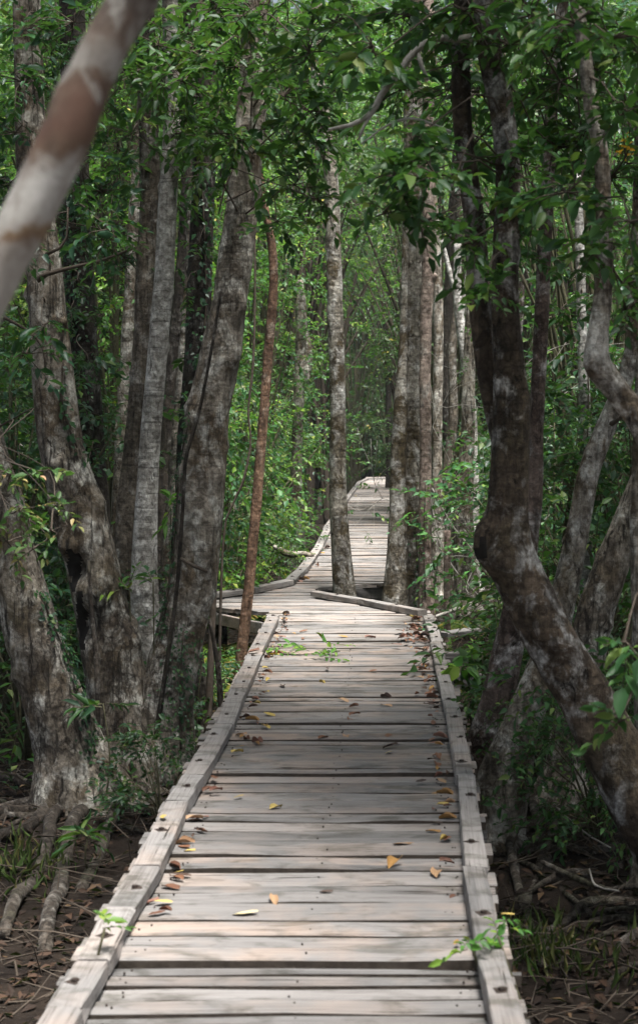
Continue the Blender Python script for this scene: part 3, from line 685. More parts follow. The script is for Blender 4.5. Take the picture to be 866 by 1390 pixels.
for key, lab, Y, pts, mt in (
    ('back_a', 'grey trunk just beyond the rosy trunk', 20.0, [(592, 340, 13), (595, 450, 14), (594, 560, 13), (593, 660, 14), (595, 790, 17)], 'bark_grey'),
    ('back_b', 'pale slender trunk beyond the rosy trunk, bending at its foot', 22.0, [(622, 380, 10), (614, 480, 12), (615, 560, 13), (610, 620, 14), (604, 690, 16), (603, 770, 18)], 'bark_tan'),
    ('back_c', 'dark leaning trunk in shade between the walk and the forked tree', 24.0, [(612, 330, 13), (608, 430, 14), (606, 540, 14), (611, 650, 14), (616, 760, 16)], 'bark_dark'),
    ('back_d', 'stout mossy trunk near the forked tree in the shade', 18.5, [(640, 420, 16), (636, 520, 18), (634, 600, 20), (630, 680, 24), (632, 780, 27)], 'bark_cracked'),
    ('back_e', 'pale forked dead trunk above the shaded thicket', 21.0, [(621, 330, 9), (621, 400, 12), (626, 450, 14), (636, 520, 15), (642, 640, 16), (640, 760, 18)], 'bark_pale'),
    ('back_f', 'faint dark trunk deep in the hazy forest beyond the walk', 44.0, [(522, 350, 7), (524, 460, 8), (527, 520, 8), (528, 640, 9)], 'bark_dark'),
    ('back_g', 'distant slim grey trunk seen past the twin trunk', 30.0, [(632, 250, 8), (640, 400, 9), (641, 560, 9), (644, 720, 10)], 'bark_grey'),
    ('back_h', 'pale thin trunk deep among leaves beyond the forked tree', 26.0, [(716, 180, 9), (712, 320, 10), (706, 420, 10), (700, 560, 11), (700, 740, 12)], 'bark_dusty')):
    T(key, 'thin_tree', lab, Y, pts, mt, int(Y * 3), top=None if key in ('back_e',) else 9, segs=12)
TR['back_e'].stem(21.0, [(600, 325, 5), (612, 375, 7), (622, 410, 9)], seed=61, segs=8); TR['back_e'].stem(21.0, [(640, 330, 5), (634, 380, 7), (625, 430, 10)], seed=62, segs=8)
# the crooked trees on the other side
T('fork', 'forked_tree', 'crooked dark forked tree with white lichen leaning over the boardwalk', 6.6,
  [(655, -60, 34), (664, 60, 34), (682, 150, 34), (690, 240, 35), (687, 330, 37), (686, 420, 39), (692, 500, 46), (694, 570, 54), (691, 640, 55), (687, 700, 59), (690, 745, 66), (713, 800, 70), (750, 870, 69), (794, 940, 73), (842, 1030, 80), (900, 1120, 100), (960, 1190, 130)], 'bark_brown', 17, hollow=((655, 745, 6.45, .022, .05),), top=6.5, segs=32, rough=.07,
  knobs=((652, 738, 6.55, .06, .07), (668, 770, 6.5, .03, .08), (655, 742, 6.35, -.03, .035), (722, 540, 6.6, .015, .05)), bump=.014, flute=.2)
TR['fork'].stem(6.75, [(628, -60, 26), (626, 60, 25), (628, 160, 25), (636, 240, 27), (645, 320, 29), (650, 400, 30), (658, 470, 32), (672, 540, 36), (688, 600, 42)], seed=18, extra=(-.1, .1, 1.6), bump=.012)
T('strut', 'crooked_tree', 'reddish slim tree crossing behind the forked tree to a thick black foot', 8.6,
  [(748, 160, 17), (744, 240, 18), (739, 330, 19), (736, 420, 20), (732, 500, 20), (728, 580, 20), (726, 660, 22), (716, 740, 30), (702, 820, 38), (688, 890, 42), (672, 960, 44), (656, 1040, 56)], 'bark_dusty', 19, top=6, segs=18)
T('sweep', 'crooked_tree', 'grey brown trunk sweeping behind the forked tree from its leaning foot', 8.2,
  [(858, 470, 22), (838, 540, 25), (818, 590, 28), (800, 640, 30), (790, 690, 31), (779, 750, 32), (768, 800, 36), (750, 870, 42), (728, 930, 46), (706, 990, 48), (684, 1050, 60)], 'bark_grey', 20, top=5.5, segs=20)
T('elbow', 'crooked_tree', 'pale blurred trunk bent like an elbow at the picture edge', 5.8,
  [(800, 130, 19), (816, 210, 20), (820, 300, 22), (819, 400, 25), (811, 460, 30), (812, 496, 36), (836, 530, 34), (866, 570, 34), (905, 660, 38), (930, 800, 44), (950, 1000, 48), (960, 1200, 60)], 'bark_grey', 21, top=5.2, segs=20, knobs=((797, 492, 5.75, .02, .04),))
T('slim_pale', 'thin_tree', 'slim speckled pale trunk among dark leaves beyond the elbow trunk', 12.0,
  [(784, 250, 12), (788, 360, 13), (790, 450, 14), (793, 540, 16), (795, 640, 16), (794, 740, 18)], 'bark_pale', 22, top=8, segs=14)
T('low_lean', 'crooked_tree', 'brown trunk leaning low out of the glossy shrubs', 9.0,
  [(905, 590, 36), (870, 660, 38), (848, 720, 42), (826, 780, 46), (806, 840, 50), (790, 930, 54)], 'bark_cracked', 23, top=5, segs=18)
T('edge_slim', 'thin_tree', 'slim grey trunk cut by the picture edge above glossy shrubs', 7.2,
  [(868, 560, 16), (866, 650, 18), (865, 730, 20), (870, 850, 24), (876, 1000, 28)], 'bark_grey', 24, top=5, segs=14)

# ------------------------------------------------------------------ low branches and leaf sprays of the trees in the picture
def sp(key, spots, Y, L=.085, ntw=12, nleaf=8, lod=2, limb=.006, dropz=0):
    """leafy branch ends at photograph points (x, y, radius px) at distance Y, hung from the tree's own stem"""
    t = TR[key]
    for (px, py, rp) in spots:
        yy = Y + R.uniform(-.5, .5); c = P(px, py, yy); rad = rp / F * yy
        up = t.C[(t.C[:, 2] > c[2] + .15)]
        a = up[np.argmin(np.linalg.norm(up - c, axis=1))] if len(up) else t.C[0]
        t.cluster(c, rad, max(4, int(ntw * (rp / 40))), nleaf, L, lod, a, limb)
# overhanging dark sprays near the camera
sp('fork', [(600, 40, 34), (640, 10, 36), (560, 190, 36), (535, 240, 34), (590, 235, 30), (665, 290, 34), (630, 330, 26), (700, 210, 30), (575, 300, 24), (545, 120, 26), (735, 270, 30), (520, 290, 20), (665, 395, 22), (690, 60, 34), (505, 60, 30)], 6.2, .07, 15)
sp('fork', [(610, 120, 34), (735, 60, 38), (650, 120, 34), (730, 130, 36), (760, 200, 34), (690, 20, 38), (640, 200, 30), (550, 20, 36), (700, 330, 26), (770, 60, 36)], 7.4, .075, 16)
sp('elbow', [(780, 30, 36), (830, 50, 40), (850, 150, 36), (770, 260, 34), (855, 300, 30), (800, 340, 28), (850, 420, 28), (845, 385, 24), (862, 60, 34), (720, 20, 32)], 5.7, .066, 14)
sp('elbow', [(800, 120, 40), (830, 240, 34), (760, 110, 36), (790, 180, 36), (740, 170, 30), (850, 220, 30)], 7.6, .072, 15)
sp('big', [(380, 40, 34), (420, 70, 34), (385, 130, 34), (420, 150, 30), (400, 250, 28), (430, 270, 22), (375, 300, 22), (455, 30, 34), (470, 90, 28), (395, 190, 30), (440, 200, 22), (330, 20, 28)], 7.8, .076, 15)
sp('big', [(300, 40, 38), (345, 60, 36), (340, 150, 34), (300, 140, 38), (360, 210, 32), (300, 220, 30), (330, 250, 22), (260, 180, 32), (390, 60, 34), (380, 170, 30)], 10.4, .082, 18)
sp('pale', [(215, 60, 36), (180, 180, 32), (250, 110, 30), (170, 90, 32), (265, 60, 32)], 8.8, .074, 15)
sp('pale', [(250, 40, 36), (215, 130, 34), (200, 220, 32), (230, 20, 36), (190, 30, 36), (270, 130, 30)], 11.2, .082, 18)
sp('clump_lean', [(30, 40, 38), (100, 30, 36), (30, 110, 34), (20, 180, 32), (110, 220, 36), (150, 310, 34), (20, 330, 26), (35, 480, 24), (60, 440, 16)], 8.5, .07, 16)
sp('clump_lean', [(70, 70, 40), (60, 150, 36), (140, 260, 38), (110, 310, 34), (170, 350, 28), (140, 60, 36), (120, 130, 36), (10, 250, 34), (160, 200, 34)], 10.6, .078, 20)
sp('leafy', [(270, 330, 20), (258, 400, 18), (275, 480, 16), (262, 560, 16), (270, 250, 24), (285, 180, 26), (230, 260, 20)], 11.2, .07, 9)
sp('ivy_dark', [(95, 420, 22), (118, 480, 20), (105, 380, 24), (125, 560, 18), (140, 430, 20), (92, 330, 26), (112, 640, 16)], 11.6, .06, 12)
sp('edge_lean', [(15, 640, 26), (50, 640, 20), (30, 690, 26), (70, 720, 20), (10, 735, 24), (45, 745, 18), (80, 690, 14)], 6.6, .046, 10, limb=.005)
sp('notch', [(440, 20, 34), (480, 60, 32), (470, 120, 28), (420, 110, 28)], 16.0, .1, 16)
sp('twin', [(545, 40, 34), (600, 80, 34), (620, 160, 28), (520, 120, 28), (600, 20, 36)], 15.6, .1, 16)
sp('slim_pale', [(760, 420, 22), (775, 480, 18), (745, 530, 16), (800, 420, 20), (770, 370, 22)], 11.5, .09, 10)
sp('elbow', [(848, 870, 22), (855, 930, 24), (840, 980, 16)], 5.3, .075, 8, limb=.006)
sp('strut', [(720, 120, 30), (765, 150, 26), (730, 200, 22), (715, 300, 18)], 9.2, .075, 10)
sp('big', [(320, 90, 36), (280, 80, 36), (370, 90, 36), (410, 110, 32), (350, 20, 36), (300, 180, 34), (330, 190, 30), (420, 40, 34), (290, 10, 36)], 8.9, .078, 15)
sp('pale', [(225, 100, 36), (205, 30, 34), (260, 150, 32), (180, 110, 34), (240, 180, 28)], 9.7, .078, 15)
sp('notch', [(430, 60, 36), (460, 20, 36), (450, 120, 30), (480, 170, 26), (410, 170, 26), (500, 30, 34)], 14.2, .095, 16)
sp('twin', [(570, 60, 36), (540, 110, 32), (600, 130, 30), (580, 190, 26), (530, 20, 34)], 14.0, .095, 16)
# bare limbs that show
t = TR['fork']
for pts in ([(602, 50, 9), (580, 56, 10), (556, 76, 10), (536, 105, 10), (518, 126, 9), (505, 152, 9), (478, 168, 6), (446, 175, 4)], [(566, 66, 6), (572, 88, 6), (581, 108, 4)], [(505, 152, 5), (496, 166, 5), (486, 190, 3)], [(640, 50, 12), (620, 52, 10), (602, 50, 9)], [(612, 178, 4), (560, 160, 4), (525, 170, 3), (490, 195, 2)]):
    b = MB(); add_tube(b, [P(x, y, 6.5) for x, y, w_ in pts], [w_ / F * 6.5 / 2 for x, y, w_ in pts], 8, .04, .08, 3); link('limb', b.mesh('limb', M['pale_twig'], t.base), t.root)
t = TR['clump_lean']
for pts in ([(185, 335, 3), (140, 352, 4), (100, 362, 5), (62, 372, 7), (50, 380, 9)], [(62, 505, 3), (58, 470, 4), (40, 450, 4), (5, 430, 5)], [(92, 280, 2), (88, 330, 4), (62, 345, 5)]):
    b = MB(); add_tube(b, [P(x, y, 9.1) for x, y, w_ in pts], [w_ / F * 9.1 / 2 for x, y, w_ in pts], 7, .06, .08, 4); link('limb', b.mesh('limb', M['twig'], t.base), t.root)
t = TR['big']
for pts in ([(245, 758, 4), (262, 768, 5), (282, 776, 5)], [(318, 225, 3), (304, 258, 3), (297, 290, 2)]):
    b = MB(); add_tube(b, [P(x, y, 9.05) for x, y, w_ in pts], [w_ / F * 9.05 / 2 for x, y, w_ in pts], 7, .05, .08, 5); link('limb', b.mesh('limb', M['twig'], t.base), t.root)
t = TR['sweep']
add_tube(t.B, [P(830, 575, 8.0), P(845, 565, 7.9), P(852, 550, 7.9)], [.014, .009, .004], 7, .05, .05, 5)

# ------------------------------------------------------------------ crowns above the picture (shared meshes)
def crown_mesh(seed, rx, rz, nclump, ntw, nleaf, L, lod, leafmat):
    rs = np.random.default_rng(seed); LM = MB(); BM = MB()
    c = nrm(rs.normal(0, 1, (nclump, 3))) * (rs.uniform(.35, 1, (nclump, 1)) ** .6) * np.array([rx, rx, rz])
    for k in range(nclump):
        add_tube(BM, [(0, 0, -rz * .9), c[k] * np.array([.45, .45, .3]) + np.array([0, 0, -rz * .25]), c[k]], [.035, .022, .006], 5, .4, .06, seed + k)
    base = np.repeat(c, ntw, 0) + rs.normal(0, .2 * rx, (nclump * ntw, 3)) * np.array([1, 1, .6])
    d = nrm(base * np.array([1, 1, .4]) + rs.normal(0, .8, base.shape))
    sprays(rs, LM, BM, base, d, rs.uniform(.25, .6, len(base)), nleaf, L, lod, .3, .45)
    return LM.mesh('foliage', M[leafmat]), BM.mesh('branch', M['twig'])
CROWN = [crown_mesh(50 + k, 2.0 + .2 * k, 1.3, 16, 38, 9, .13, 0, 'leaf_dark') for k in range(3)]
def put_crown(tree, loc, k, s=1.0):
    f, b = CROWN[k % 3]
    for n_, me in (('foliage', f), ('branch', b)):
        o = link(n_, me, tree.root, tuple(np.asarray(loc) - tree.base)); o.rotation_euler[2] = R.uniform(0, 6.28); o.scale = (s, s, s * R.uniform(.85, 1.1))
kk = 0
for key, t in TR.items():
    if key in ('pole', 'far_slim', 'sapling', 'notch', 'twin', 'rosy') or key.startswith('back'): continue
    top = t.C[0]; zt = CH + .29 * top[1]
    x = top[0]; side = -1 if x < .2 + .042 * top[1] else 1
    off = side * (1.9 if key not in ('notch', 'twin', 'rosy') else .5)
    kk += 1
    if kk % 2 and key not in ('fork', 'strut', 'ivy_dark', 'slim_a', 'edge_lean'): continue
    put_crown(t, (x + off, top[1] + .2, max(top[2], zt + (1.5 if key not in ('notch', 'twin', 'rosy') else 4))), kk, 1.0)
for key, off, dy, z_ in (('sweep', 2.4, -.6, 5.8), ('low_lean', 1.8, .5, 6.2), ('edge_slim', .8, -1.0, 5.2)):  # extra unseen crowns, added to deepen the shade beside the walk
    put_crown(TR[key], (TR[key].C[0][0] + off, TR[key].base[1] + dy, z_), kk, .95); kk += 1
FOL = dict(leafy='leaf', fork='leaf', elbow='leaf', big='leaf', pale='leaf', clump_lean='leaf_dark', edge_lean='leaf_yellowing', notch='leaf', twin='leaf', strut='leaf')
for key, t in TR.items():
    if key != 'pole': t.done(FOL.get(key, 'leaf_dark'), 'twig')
    if key == 'pole': put_crown(t, t.C[0] + np.array([.8, -.5, 1.2]), 1, .7)

# roots
for key, n, a, b, r0 in (('clump_lean', 5, .6, 1.3, .05), ('big', 6, .6, 1.2, .05), ('edge_lean', 5, .6, 1.4, .05), ('fork', 7, .7, 1.8, .05), ('sweep', 5, .5, 1.2, .04), ('strut', 4, .5, 1.0, .035), ('pale', 3, .4, .7, .04), ('notch', 3, .2, .3, .03), ('twin', 3, .25, .4, .03)):
    radial_roots(TR[key], n, a, b, r0, len(key) * 7 + n)
for key, n, a, b, r0 in (('edge_lean', 14, .7, 1.7, .017), ('clump_lean', 10, .7, 1.5, .016), ('fork', 16, .7, 2.0, .016), ('sweep', 12, .6, 1.6, .015)):
    radial_roots(TR[key], n, a, b, r0, len(key) * 13 + n)
def rootpx(key, pts, r0, r1, seed, mat='root'):
    p = []
    for (px, py) in pts:
        q = G(px, py, -.57); p.append((q[0], q[1]))
    ground_root(TR[key], p, r0, r1, seed, .75, mat)
rootpx('edge_lean', [(100, 1068), (70, 1085), (35, 1100), (0, 1112), (-40, 1130)], .042, .03, 1)
rootpx('edge_lean', [(95, 1075), (60, 1105), (30, 1135), (0, 1150), (-30, 1165)], .042, .03, 2)
rootpx('edge_lean', [(90, 1060), (50, 1062), (15, 1058), (-30, 1050)], .035, .03, 3)
rootpx('clump_lean', [(130, 1080), (112, 1110), (95, 1140), (88, 1170), (80, 1215), (66, 1250), (62, 1290)], .042, .035, 4)
rootpx('clump_lean', [(95, 1090), (72, 1120), (62, 1160), (50, 1190), (22, 1230), (5, 1275)], .038, .03, 5)
rootpx('big', [(190, 1075), (160, 1110), (135, 1160), (110, 1210)], .035, .03, 6)
for k, pts in enumerate(([(720, 1080), (735, 1130), (760, 1190), (800, 1240)], [(760, 1100), (730, 1170), (715, 1230), (745, 1290)], [(866, 1160), (820, 1180), (770, 1185), (700, 1210)], [(840, 1140), (790, 1150), (745, 1135), (700, 1150)],
                         [(860, 1220), (800, 1225), (760, 1250), (700, 1260)], [(700, 1060), (745, 1082), (800, 1088), (862, 1080)], [(690, 1130), (702, 1190), (722, 1250), (735, 1310)])):
    rootpx('fork', pts, .028, .012, 20 + k)

# ------------------------------------------------------------------ climbing ivy and hanging lianas
def ivy(label, tree, y0, y1, nleaf, ang, spread, L, seed, mat='leaf_dark', grp=None):
    """small leaves and a stem climbing the bark of a trunk between two heights of the photograph"""
    rs = np.random.default_rng(seed); t = TR[tree]; C, r = t.C, t.r
    pyc = 587 + (CH - C[:, 2]) * F / C[:, 1]
    ii = np.where((pyc > y0) & (pyc < y1))[0]
    i = rs.choice(ii, nleaf); a = ang + .35 * np.sin(i * .11 + seed) + rs.normal(0, spread, nleaf)
    o = np.stack([np.sin(a), -np.cos(a), rs.normal(0, .1, nleaf)], -1)      # 0 faces the camera
    p = C[i] + o * (r[i] * 1.1 + rs.uniform(.0, .03, nleaf))[:, None]
    LM = MB(); BM = MB()
    d = np.stack([rs.normal(0, .6, nleaf), rs.normal(0, .3, nleaf), -np.abs(rs.normal(.6, .5, nleaf))], -1) + o * .4
    leaves(LM, p, d, o + np.array([0, 0, .5]), L * rs.uniform(.6, 1.2, nleaf), 1, .62)
    st = ii[::6]; aa = ang + .35 * np.sin(st * .11 + seed)
    add_tube(BM, C[st] + np.stack([np.sin(aa), -np.cos(aa), aa * 0], -1) * (r[st] * 1.06 + .004)[:, None], np.full(len(st), .006), 5, .08, .1, seed)
    e = thing('ivy_vine', C[ii[-1]], label, 'vine', grp)
    b = C[ii[-1]]
    link('foliage', LM.mesh('foliage', M[mat], b), e); link('stem', BM.mesh('stem', M['twig'], b), e)
ivy('ivy climbing the lower face of the big mottled trunk', 'big', 850, 1060, 420, .35, .38, .026, 1)
ivy('ivy strip running up the shaded edge of the big mottled trunk', 'big', 560, 860, 260, -.85, .15, .032, 2)
ivy('small dark ivy leaves on the creeper wrapped dark trunk', 'leafy', 220, 620, 230, .2, .6, .05, 3)
ivy('ivy covering the dark trunk behind the hollow leaning tree', 'ivy_dark', 250, 640, 700, -.4, .6, .045, 4)
ivy('thin ivy climbing the outward leaning cracked trunk', 'edge_lean', 800, 1060, 300, .9, .2, .035, 5)
ivy('few pale vine leaves hanging on the thick hollow leaning trunk', 'clump_lean', 480, 620, 40, .8, .12, .05, 6)
ivy('sparse ivy at the foot of the twin stemmed notch tree', 'twin', 700, 830, 60, .5, .4, .04, 7)
ivy('young green ivy on the rosy slim trunk', 'rosy', 650, 830, 60, .1, .6, .045, 8, 'leaf')
ivy('small ivy sprays on the speckled slim pale trunk', 'slim_pale', 500, 740, 80, .3, .7, .05, 9, 'leaf')
def liana(label, Y, pts, mat='twig', grp=None):
    W = [P(x, y, Y) for x, y, w_ in pts]; r = [w_ / F * Y / 2 for x, y, w_ in pts]
    V, Q, T3, C, rr = tube(W, r, 7, .05, .06, int(pts[0][0]))
    tag(link('liana', mesh_from('liana', V - W[-1], T3, Q, M[mat]), None, tuple(W[-1])), label, 'vine', grp)
liana('dark liana hugging the edge of the big mottled trunk', 9.2, [(300, 395, 4), (286, 480, 4), (270, 560, 5), (253, 620, 5), (248, 690, 5), (240, 800, 6), (222, 930, 7), (205, 1040, 9)], 'bark_dark')
liana('thin dark liana twisting beside the red brown sapling', 12.0, [(347, 60, 3), (345, 240, 3), (346, 400, 3), (343, 500, 4), (337, 560, 3), (340, 600, 3), (331, 650, 4), (318, 680, 3), (306, 710, 3), (300, 800, 4), (297, 960, 6)])
liana('slender dark stem rising straight behind the big mottled trunk', 11.0, [(318, 420, 3), (309, 540, 6), (303, 640, 8), (298, 710, 8), (290, 800, 9), (286, 900, 10), (282, 1000, 12)])
liana('brown hanging root beside the hollow of the leaning trunk', 9.0, [(120, 760, 4), (124, 830, 7), (131, 900, 7), (134, 1000, 7), (138, 1070, 8)], 'root')
liana('thin yellowish stem leaning by the ivy covered trunk foot', 9.6, [(284, 840, 4), (292, 880, 7), (298, 930, 8), (303, 1000, 9)], 'root')

# ------------------------------------------------------------------ undergrowth: shrubs, saplings, young trees
def bush(seed, H, Rr, ncl, ntw, nleaf, L, lod, mat, wood='stem', z0=.15, droop=.3, aspect=.54, pale=False, shape=1.0):
    rs = np.random.default_rng(seed); LM = MB(); BM = MB()
    u = rs.uniform(0, 1, ncl); z = z0 * H + (1 - z0) * H * u ** .85
    prof = np.sqrt(np.clip(1 - ((u - .5) / .62) ** 2, .06, 1)) ** shape
    a = rs.uniform(0, 6.283, ncl); rr = Rr * prof * np.sqrt(rs.uniform(.05, 1, ncl))
    c = np.stack([rr * np.cos(a), rr * np.sin(a), z], -1)
    ns = max(1, int(2 + Rr)); feet = rs.normal(0, .05 * Rr, (ns, 2))
    for k in range(ncl):
        f = feet[k % ns]; q = c[k]
        add_tube(BM, [(f[0], f[1], -.1), (f[0] + q[0] * .25, f[1] + q[1] * .25, q[2] * .5), tuple(q)], [.008 + .006 * H, .006 + .003 * H, .004], 5, .25, .08, seed * 7 + k)
    n = ncl * ntw
    base = np.repeat(c, ntw, 0) + rs.normal(0, 1, (n, 3)) * np.array([.2, .2, .16]) * (Rr * .9 + .1)
    base[:, 2] = np.maximum(base[:, 2], .06)
    out = base * np.array([1, 1, 0]); d = nrm(nrm(out + 1e-3) * .6 + rs.normal(0, .6, (n, 3)) + np.array([0, 0, .15]))
    sprays(rs, LM, BM, base, d, rs.uniform(2.2, 5.0, n) * L, nleaf, L, lod, droop, aspect)
    return LM.mesh('foliage', M[mat]), BM.mesh('stem', M[wood])
BUSH = {
 'low': [bush(100 + k, .9 + .1 * k, .55, 11, 10, 8, .075, 2, ['leaf', 'leaf_dark', 'leaf_bright'][k]) for k in range(3)],
 'glossy': [bush(110 + k, 1.5, .8, 18, 13, 8, .078, 2, 'leaf') for k in range(2)],
 'tall': [bush(120 + k, 3.0 + .3 * k, 1.1, 30, 14, 9, .085, 1, ['leaf', 'leaf_dark', 'leaf_bright', 'leaf_olive'][k]) for k in range(4)],
 'young': [bush(130 + k, 7.0 + .6 * k, 1.7, 46, 18, 9, .095, 1, ['leaf', 'leaf_dark', 'leaf_bright', 'leaf_olive'][k], z0=.12) for k in range(4)],
 'high': [bush(140 + k, 15.0 + k, 3.4, 70, 26, 9, .17, 0, ['leaf', 'leaf_olive', 'leaf_dark'][k], z0=.1) for k in range(3)],
}
BUSH['canopy'] = [bush(150 + k, 10.0 + k, 2.8, 44, 24, 9, .10, 1, ['leaf_olive', 'leaf_bright', 'leaf'][k], 'twig', z0=.42) for k in range(3)]
def walk_x(y): return (deck_left(min(max(y, 0), 46)) + deck_right(min(max(y, 0), 46))) / 2 if y < 48 else 2.5 + (y - 48) * .5
def put_bush(kind, k, x, y, s, name, label, cat, group):
    e = thing(name, (x, y, float(ground_z(x, y)) - .02), label, cat, group, R.uniform(0, 6.28)); e.scale = (s, s, s * R.uniform(.9, 1.1))
    f, b = BUSH[kind][k]; link('foliage', f, e); link('stem', b, e); return e
TONE = ['mid green', 'dark green', 'bright green', 'pale olive']
placed = []
def clear(x, y, r):
    if y > 57: return True
    return abs(x - walk_x(y)) > .85 + (r * 1.35 + .25 if y > 14 else r)
def scatter(kind, nk, n, y0, y1, rad, smin, smax, name, noun, cat, fx=.235, bias=1.0, gap=.55):
    c = 0; tries = 0
    while c < n and tries < n * 60:
        tries += 1
        y = y0 + (y1 - y0) * R.random() ** bias; x = R.uniform(-1, 1) * (fx * y + 1.2)
        s = R.uniform(smin, smax); r = rad * s
        if not clear(x, y, r * .75): continue
        if .9 < x < (4.4 if kind in ('young', 'tall') else 2.8) and 9.5 < y < 21: continue
        if (-3.2 if kind in ('young', 'tall') else -2) < x < 0 and y < 15.5: continue
        if any((x - a) ** 2 + (y - b) ** 2 < (gap * (r + q)) ** 2 for a, b, q in placed): continue
        placed.append((x, y, r)); k = R.choices(range(nk), [3, 4, 1.3, 1.2][:nk])[0]
        where = ('before the notch trees' if y < 15 else 'past the notch trees' if y < 25 else 'far past the notch trees' if y < 40 else 'deep in the forest') + (', clump side' if x < walk_x(y) else ', forked tree side')
        put_bush(kind, k, x, y, s, name, f'{TONE[k]} {noun} {where}', cat, f'{TONE[k]} {noun} {where}')
        c += 1
scatter('high', 3, 34, 58, 92, 3.4, .9, 1.3, 'forest_tree', 'tall leafy tree', 'tree', .26, 1, .42)
scatter('young', 4, 60, 15, 60, 1.7, .85, 1.3, 'young_tree', 'young tree', 'tree', .24, 1.1, .45)
scatter('tall', 4, 70, 12, 44, 1.1, .7, 1.2, 'tall_shrub', 'tall leafy shrub', 'shrub', .24, 1.2, .42)
scatter('low', 3, 80, 11.5, 34, .55, .7, 1.3, 'low_shrub', 'low leafy shrub', 'shrub', .235, 1.3, .45)
# named shrubs where the picture shows them
for (px, Y, kind, k, s, lab) in (
    (252, 16.6, 'low', 2, 1.2, 'bright low shrub tucked behind the sapling at the boardwalk bend'), (312, 18.0, 'tall', 2, .7, 'bright leafy shrub along the outer curve of the boardwalk'),
    (330, 21.0, 'young', 0, .8, 'young tree filling the gap between sapling and dark trunk'), (345, 27.0, 'young', 2, .75, 'bright young tree leaning out towards the boardwalk curve'), (335, 24.0, 'tall', 0, 1.0, 'leafy shrub behind the short dark trunk'),
    (352, 19.2, 'low', 0, .9, 'low shrub at the kerb of the boardwalk curve'), 
    (688, 11.0, 'low', 0, .4, 'small round leaved plant under the plank ends'), 
    (800, 10.5, 'glossy', 0, .9, 'glossy leaved shrub between the sweeping trunk and the low leaning trunk'), (835, 9.9, 'glossy', 1, 1.15, 'dense glossy shrub around the low leaning trunk'), (760, 12.5, 'tall', 0, .9, 'tall glossy shrub behind the crooked trees'), (850, 11.8, 'tall', 1, .9, 'dark tall shrub beyond the elbow trunk'),
    (815, 8.2, 'glossy', 0, .62, 'small glossy shrub at the fallen branch'), (862, 7.6, 'glossy', 1, .62, 'glossy shrub cut by the picture edge'), (725, 9.6, 'low', 0, .8, 'leafy undergrowth shrub at the black foot'),
    (790, 17.5, 'young', 0, .8, 'young tree seen between forked tree and slim dark tree'), (820, 15.0, 'young', 1, .9, 'dark young tree past the elbow trunk'), (600, 27.0, 'young', 3, .9, 'pale olive young tree past the rosy trunk'), (508, 60.0, 'young', 1, 1.3, 'dark young tree straight beyond the boardwalk end'),
    (395, 44.0, 'young', 1, 1.1, 'dark young tree near the far boardwalk kerb'), (470, 63.0, 'young', 1, 1.4, 'dark hazy young tree in line with the single notch trunk'), (530, 66.0, 'young', 1, 1.4, 'dark hazy young tree in line with the twin trunk'), (495, 70.0, 'young', 1, 1.6, 'largest dark hazy young tree closing the view beyond the walk'), (150, 14.0, 'young', 2, .7, 'bright young tree glowing between the clump trunks'), (150, 16.5, 'tall', 2, 1.0, 'bright shrub behind the clump of trunks'), (225, 15.0, 'tall', 0, .9, 'green shrub seen through the clump'), (20, 12.0, 'tall', 1, 1.0, 'dark shrub past the hollow leaning trunk'),
    (90, 10.6, 'low', 1, 1.0, 'dark low shrub between the leaning trunks'), (30, 10.2, 'low', 0, 1.1, 'low shrub beside the outermost leaning trunk'), (215, 8.3, 'low', 1, .5, 'dark lance leaved shrub below the big mottled trunk'), (262, 11.4, 'low', 1, .6, 'dark shrub under the boardwalk jog'), (290, 12.7, 'low', 0, .4, 'small shrub at the sapling foot')):
    q = P(px, 600, Y); put_bush(kind, k, q[0], Y, s, 'shrub' if kind != 'young' else 'young_tree', lab, 'shrub' if kind != 'young' else 'tree', None)

for (px, Y, k, s_, lab) in ((380, 29.0, 0, 1.0, 'pale olive tree spreading its crown over the boardwalk curve'), (590, 31.0, 1, 1.0, 'bright leaved tree with a high crown past the twin trunk'), (430, 37.0, 1, 1.05, 'bright leaved tree arching over the far boardwalk'), (560, 42.0, 0, 1.1, 'pale olive tree arching over the far boardwalk'), (690, 30.0, 0, .9, 'olive tree with a high crown beyond the forked tree'), (250, 24.0, 1, .9, 'bright high crowned tree behind the clump of trunks'), (130, 22.0, 1, .8, 'bright high crowned tree past the hollow trunk'), (780, 24.0, 2, .9, 'green high crowned tree past the elbow trunk')):
    q = P(px, 600, Y); put_bush('canopy', k, q[0], Y, s_, 'canopy_tree', lab, 'tree', None)
# the dense far forest, one mass
def far_forest():
    rs = np.random.default_rng(77); n = 42000; LM = MB()
    a = rs.uniform(-.34, .34, n); d = rs.uniform(84, 120, n); z = rs.uniform(0, 1, n) ** .9 * 42
    p = np.stack([np.sin(a) * d, np.cos(a) * d, z], -1)
    cl = rs.normal(0, 1, (n, 3)); p = np.repeat(p[::6], 6, 0)[:n] + cl * 1.0
    leaves(LM, p, rs.normal(0, 1, (len(p), 3)), rs.normal(0, .6, (len(p), 3)) + np.array([0, -.3, .7]), rs.uniform(.6, 1.3, len(p)), 0, .5)
    tag(link('far_forest', LM.mesh('far_forest', M['leaf'])), kind='stuff')
far_forest()

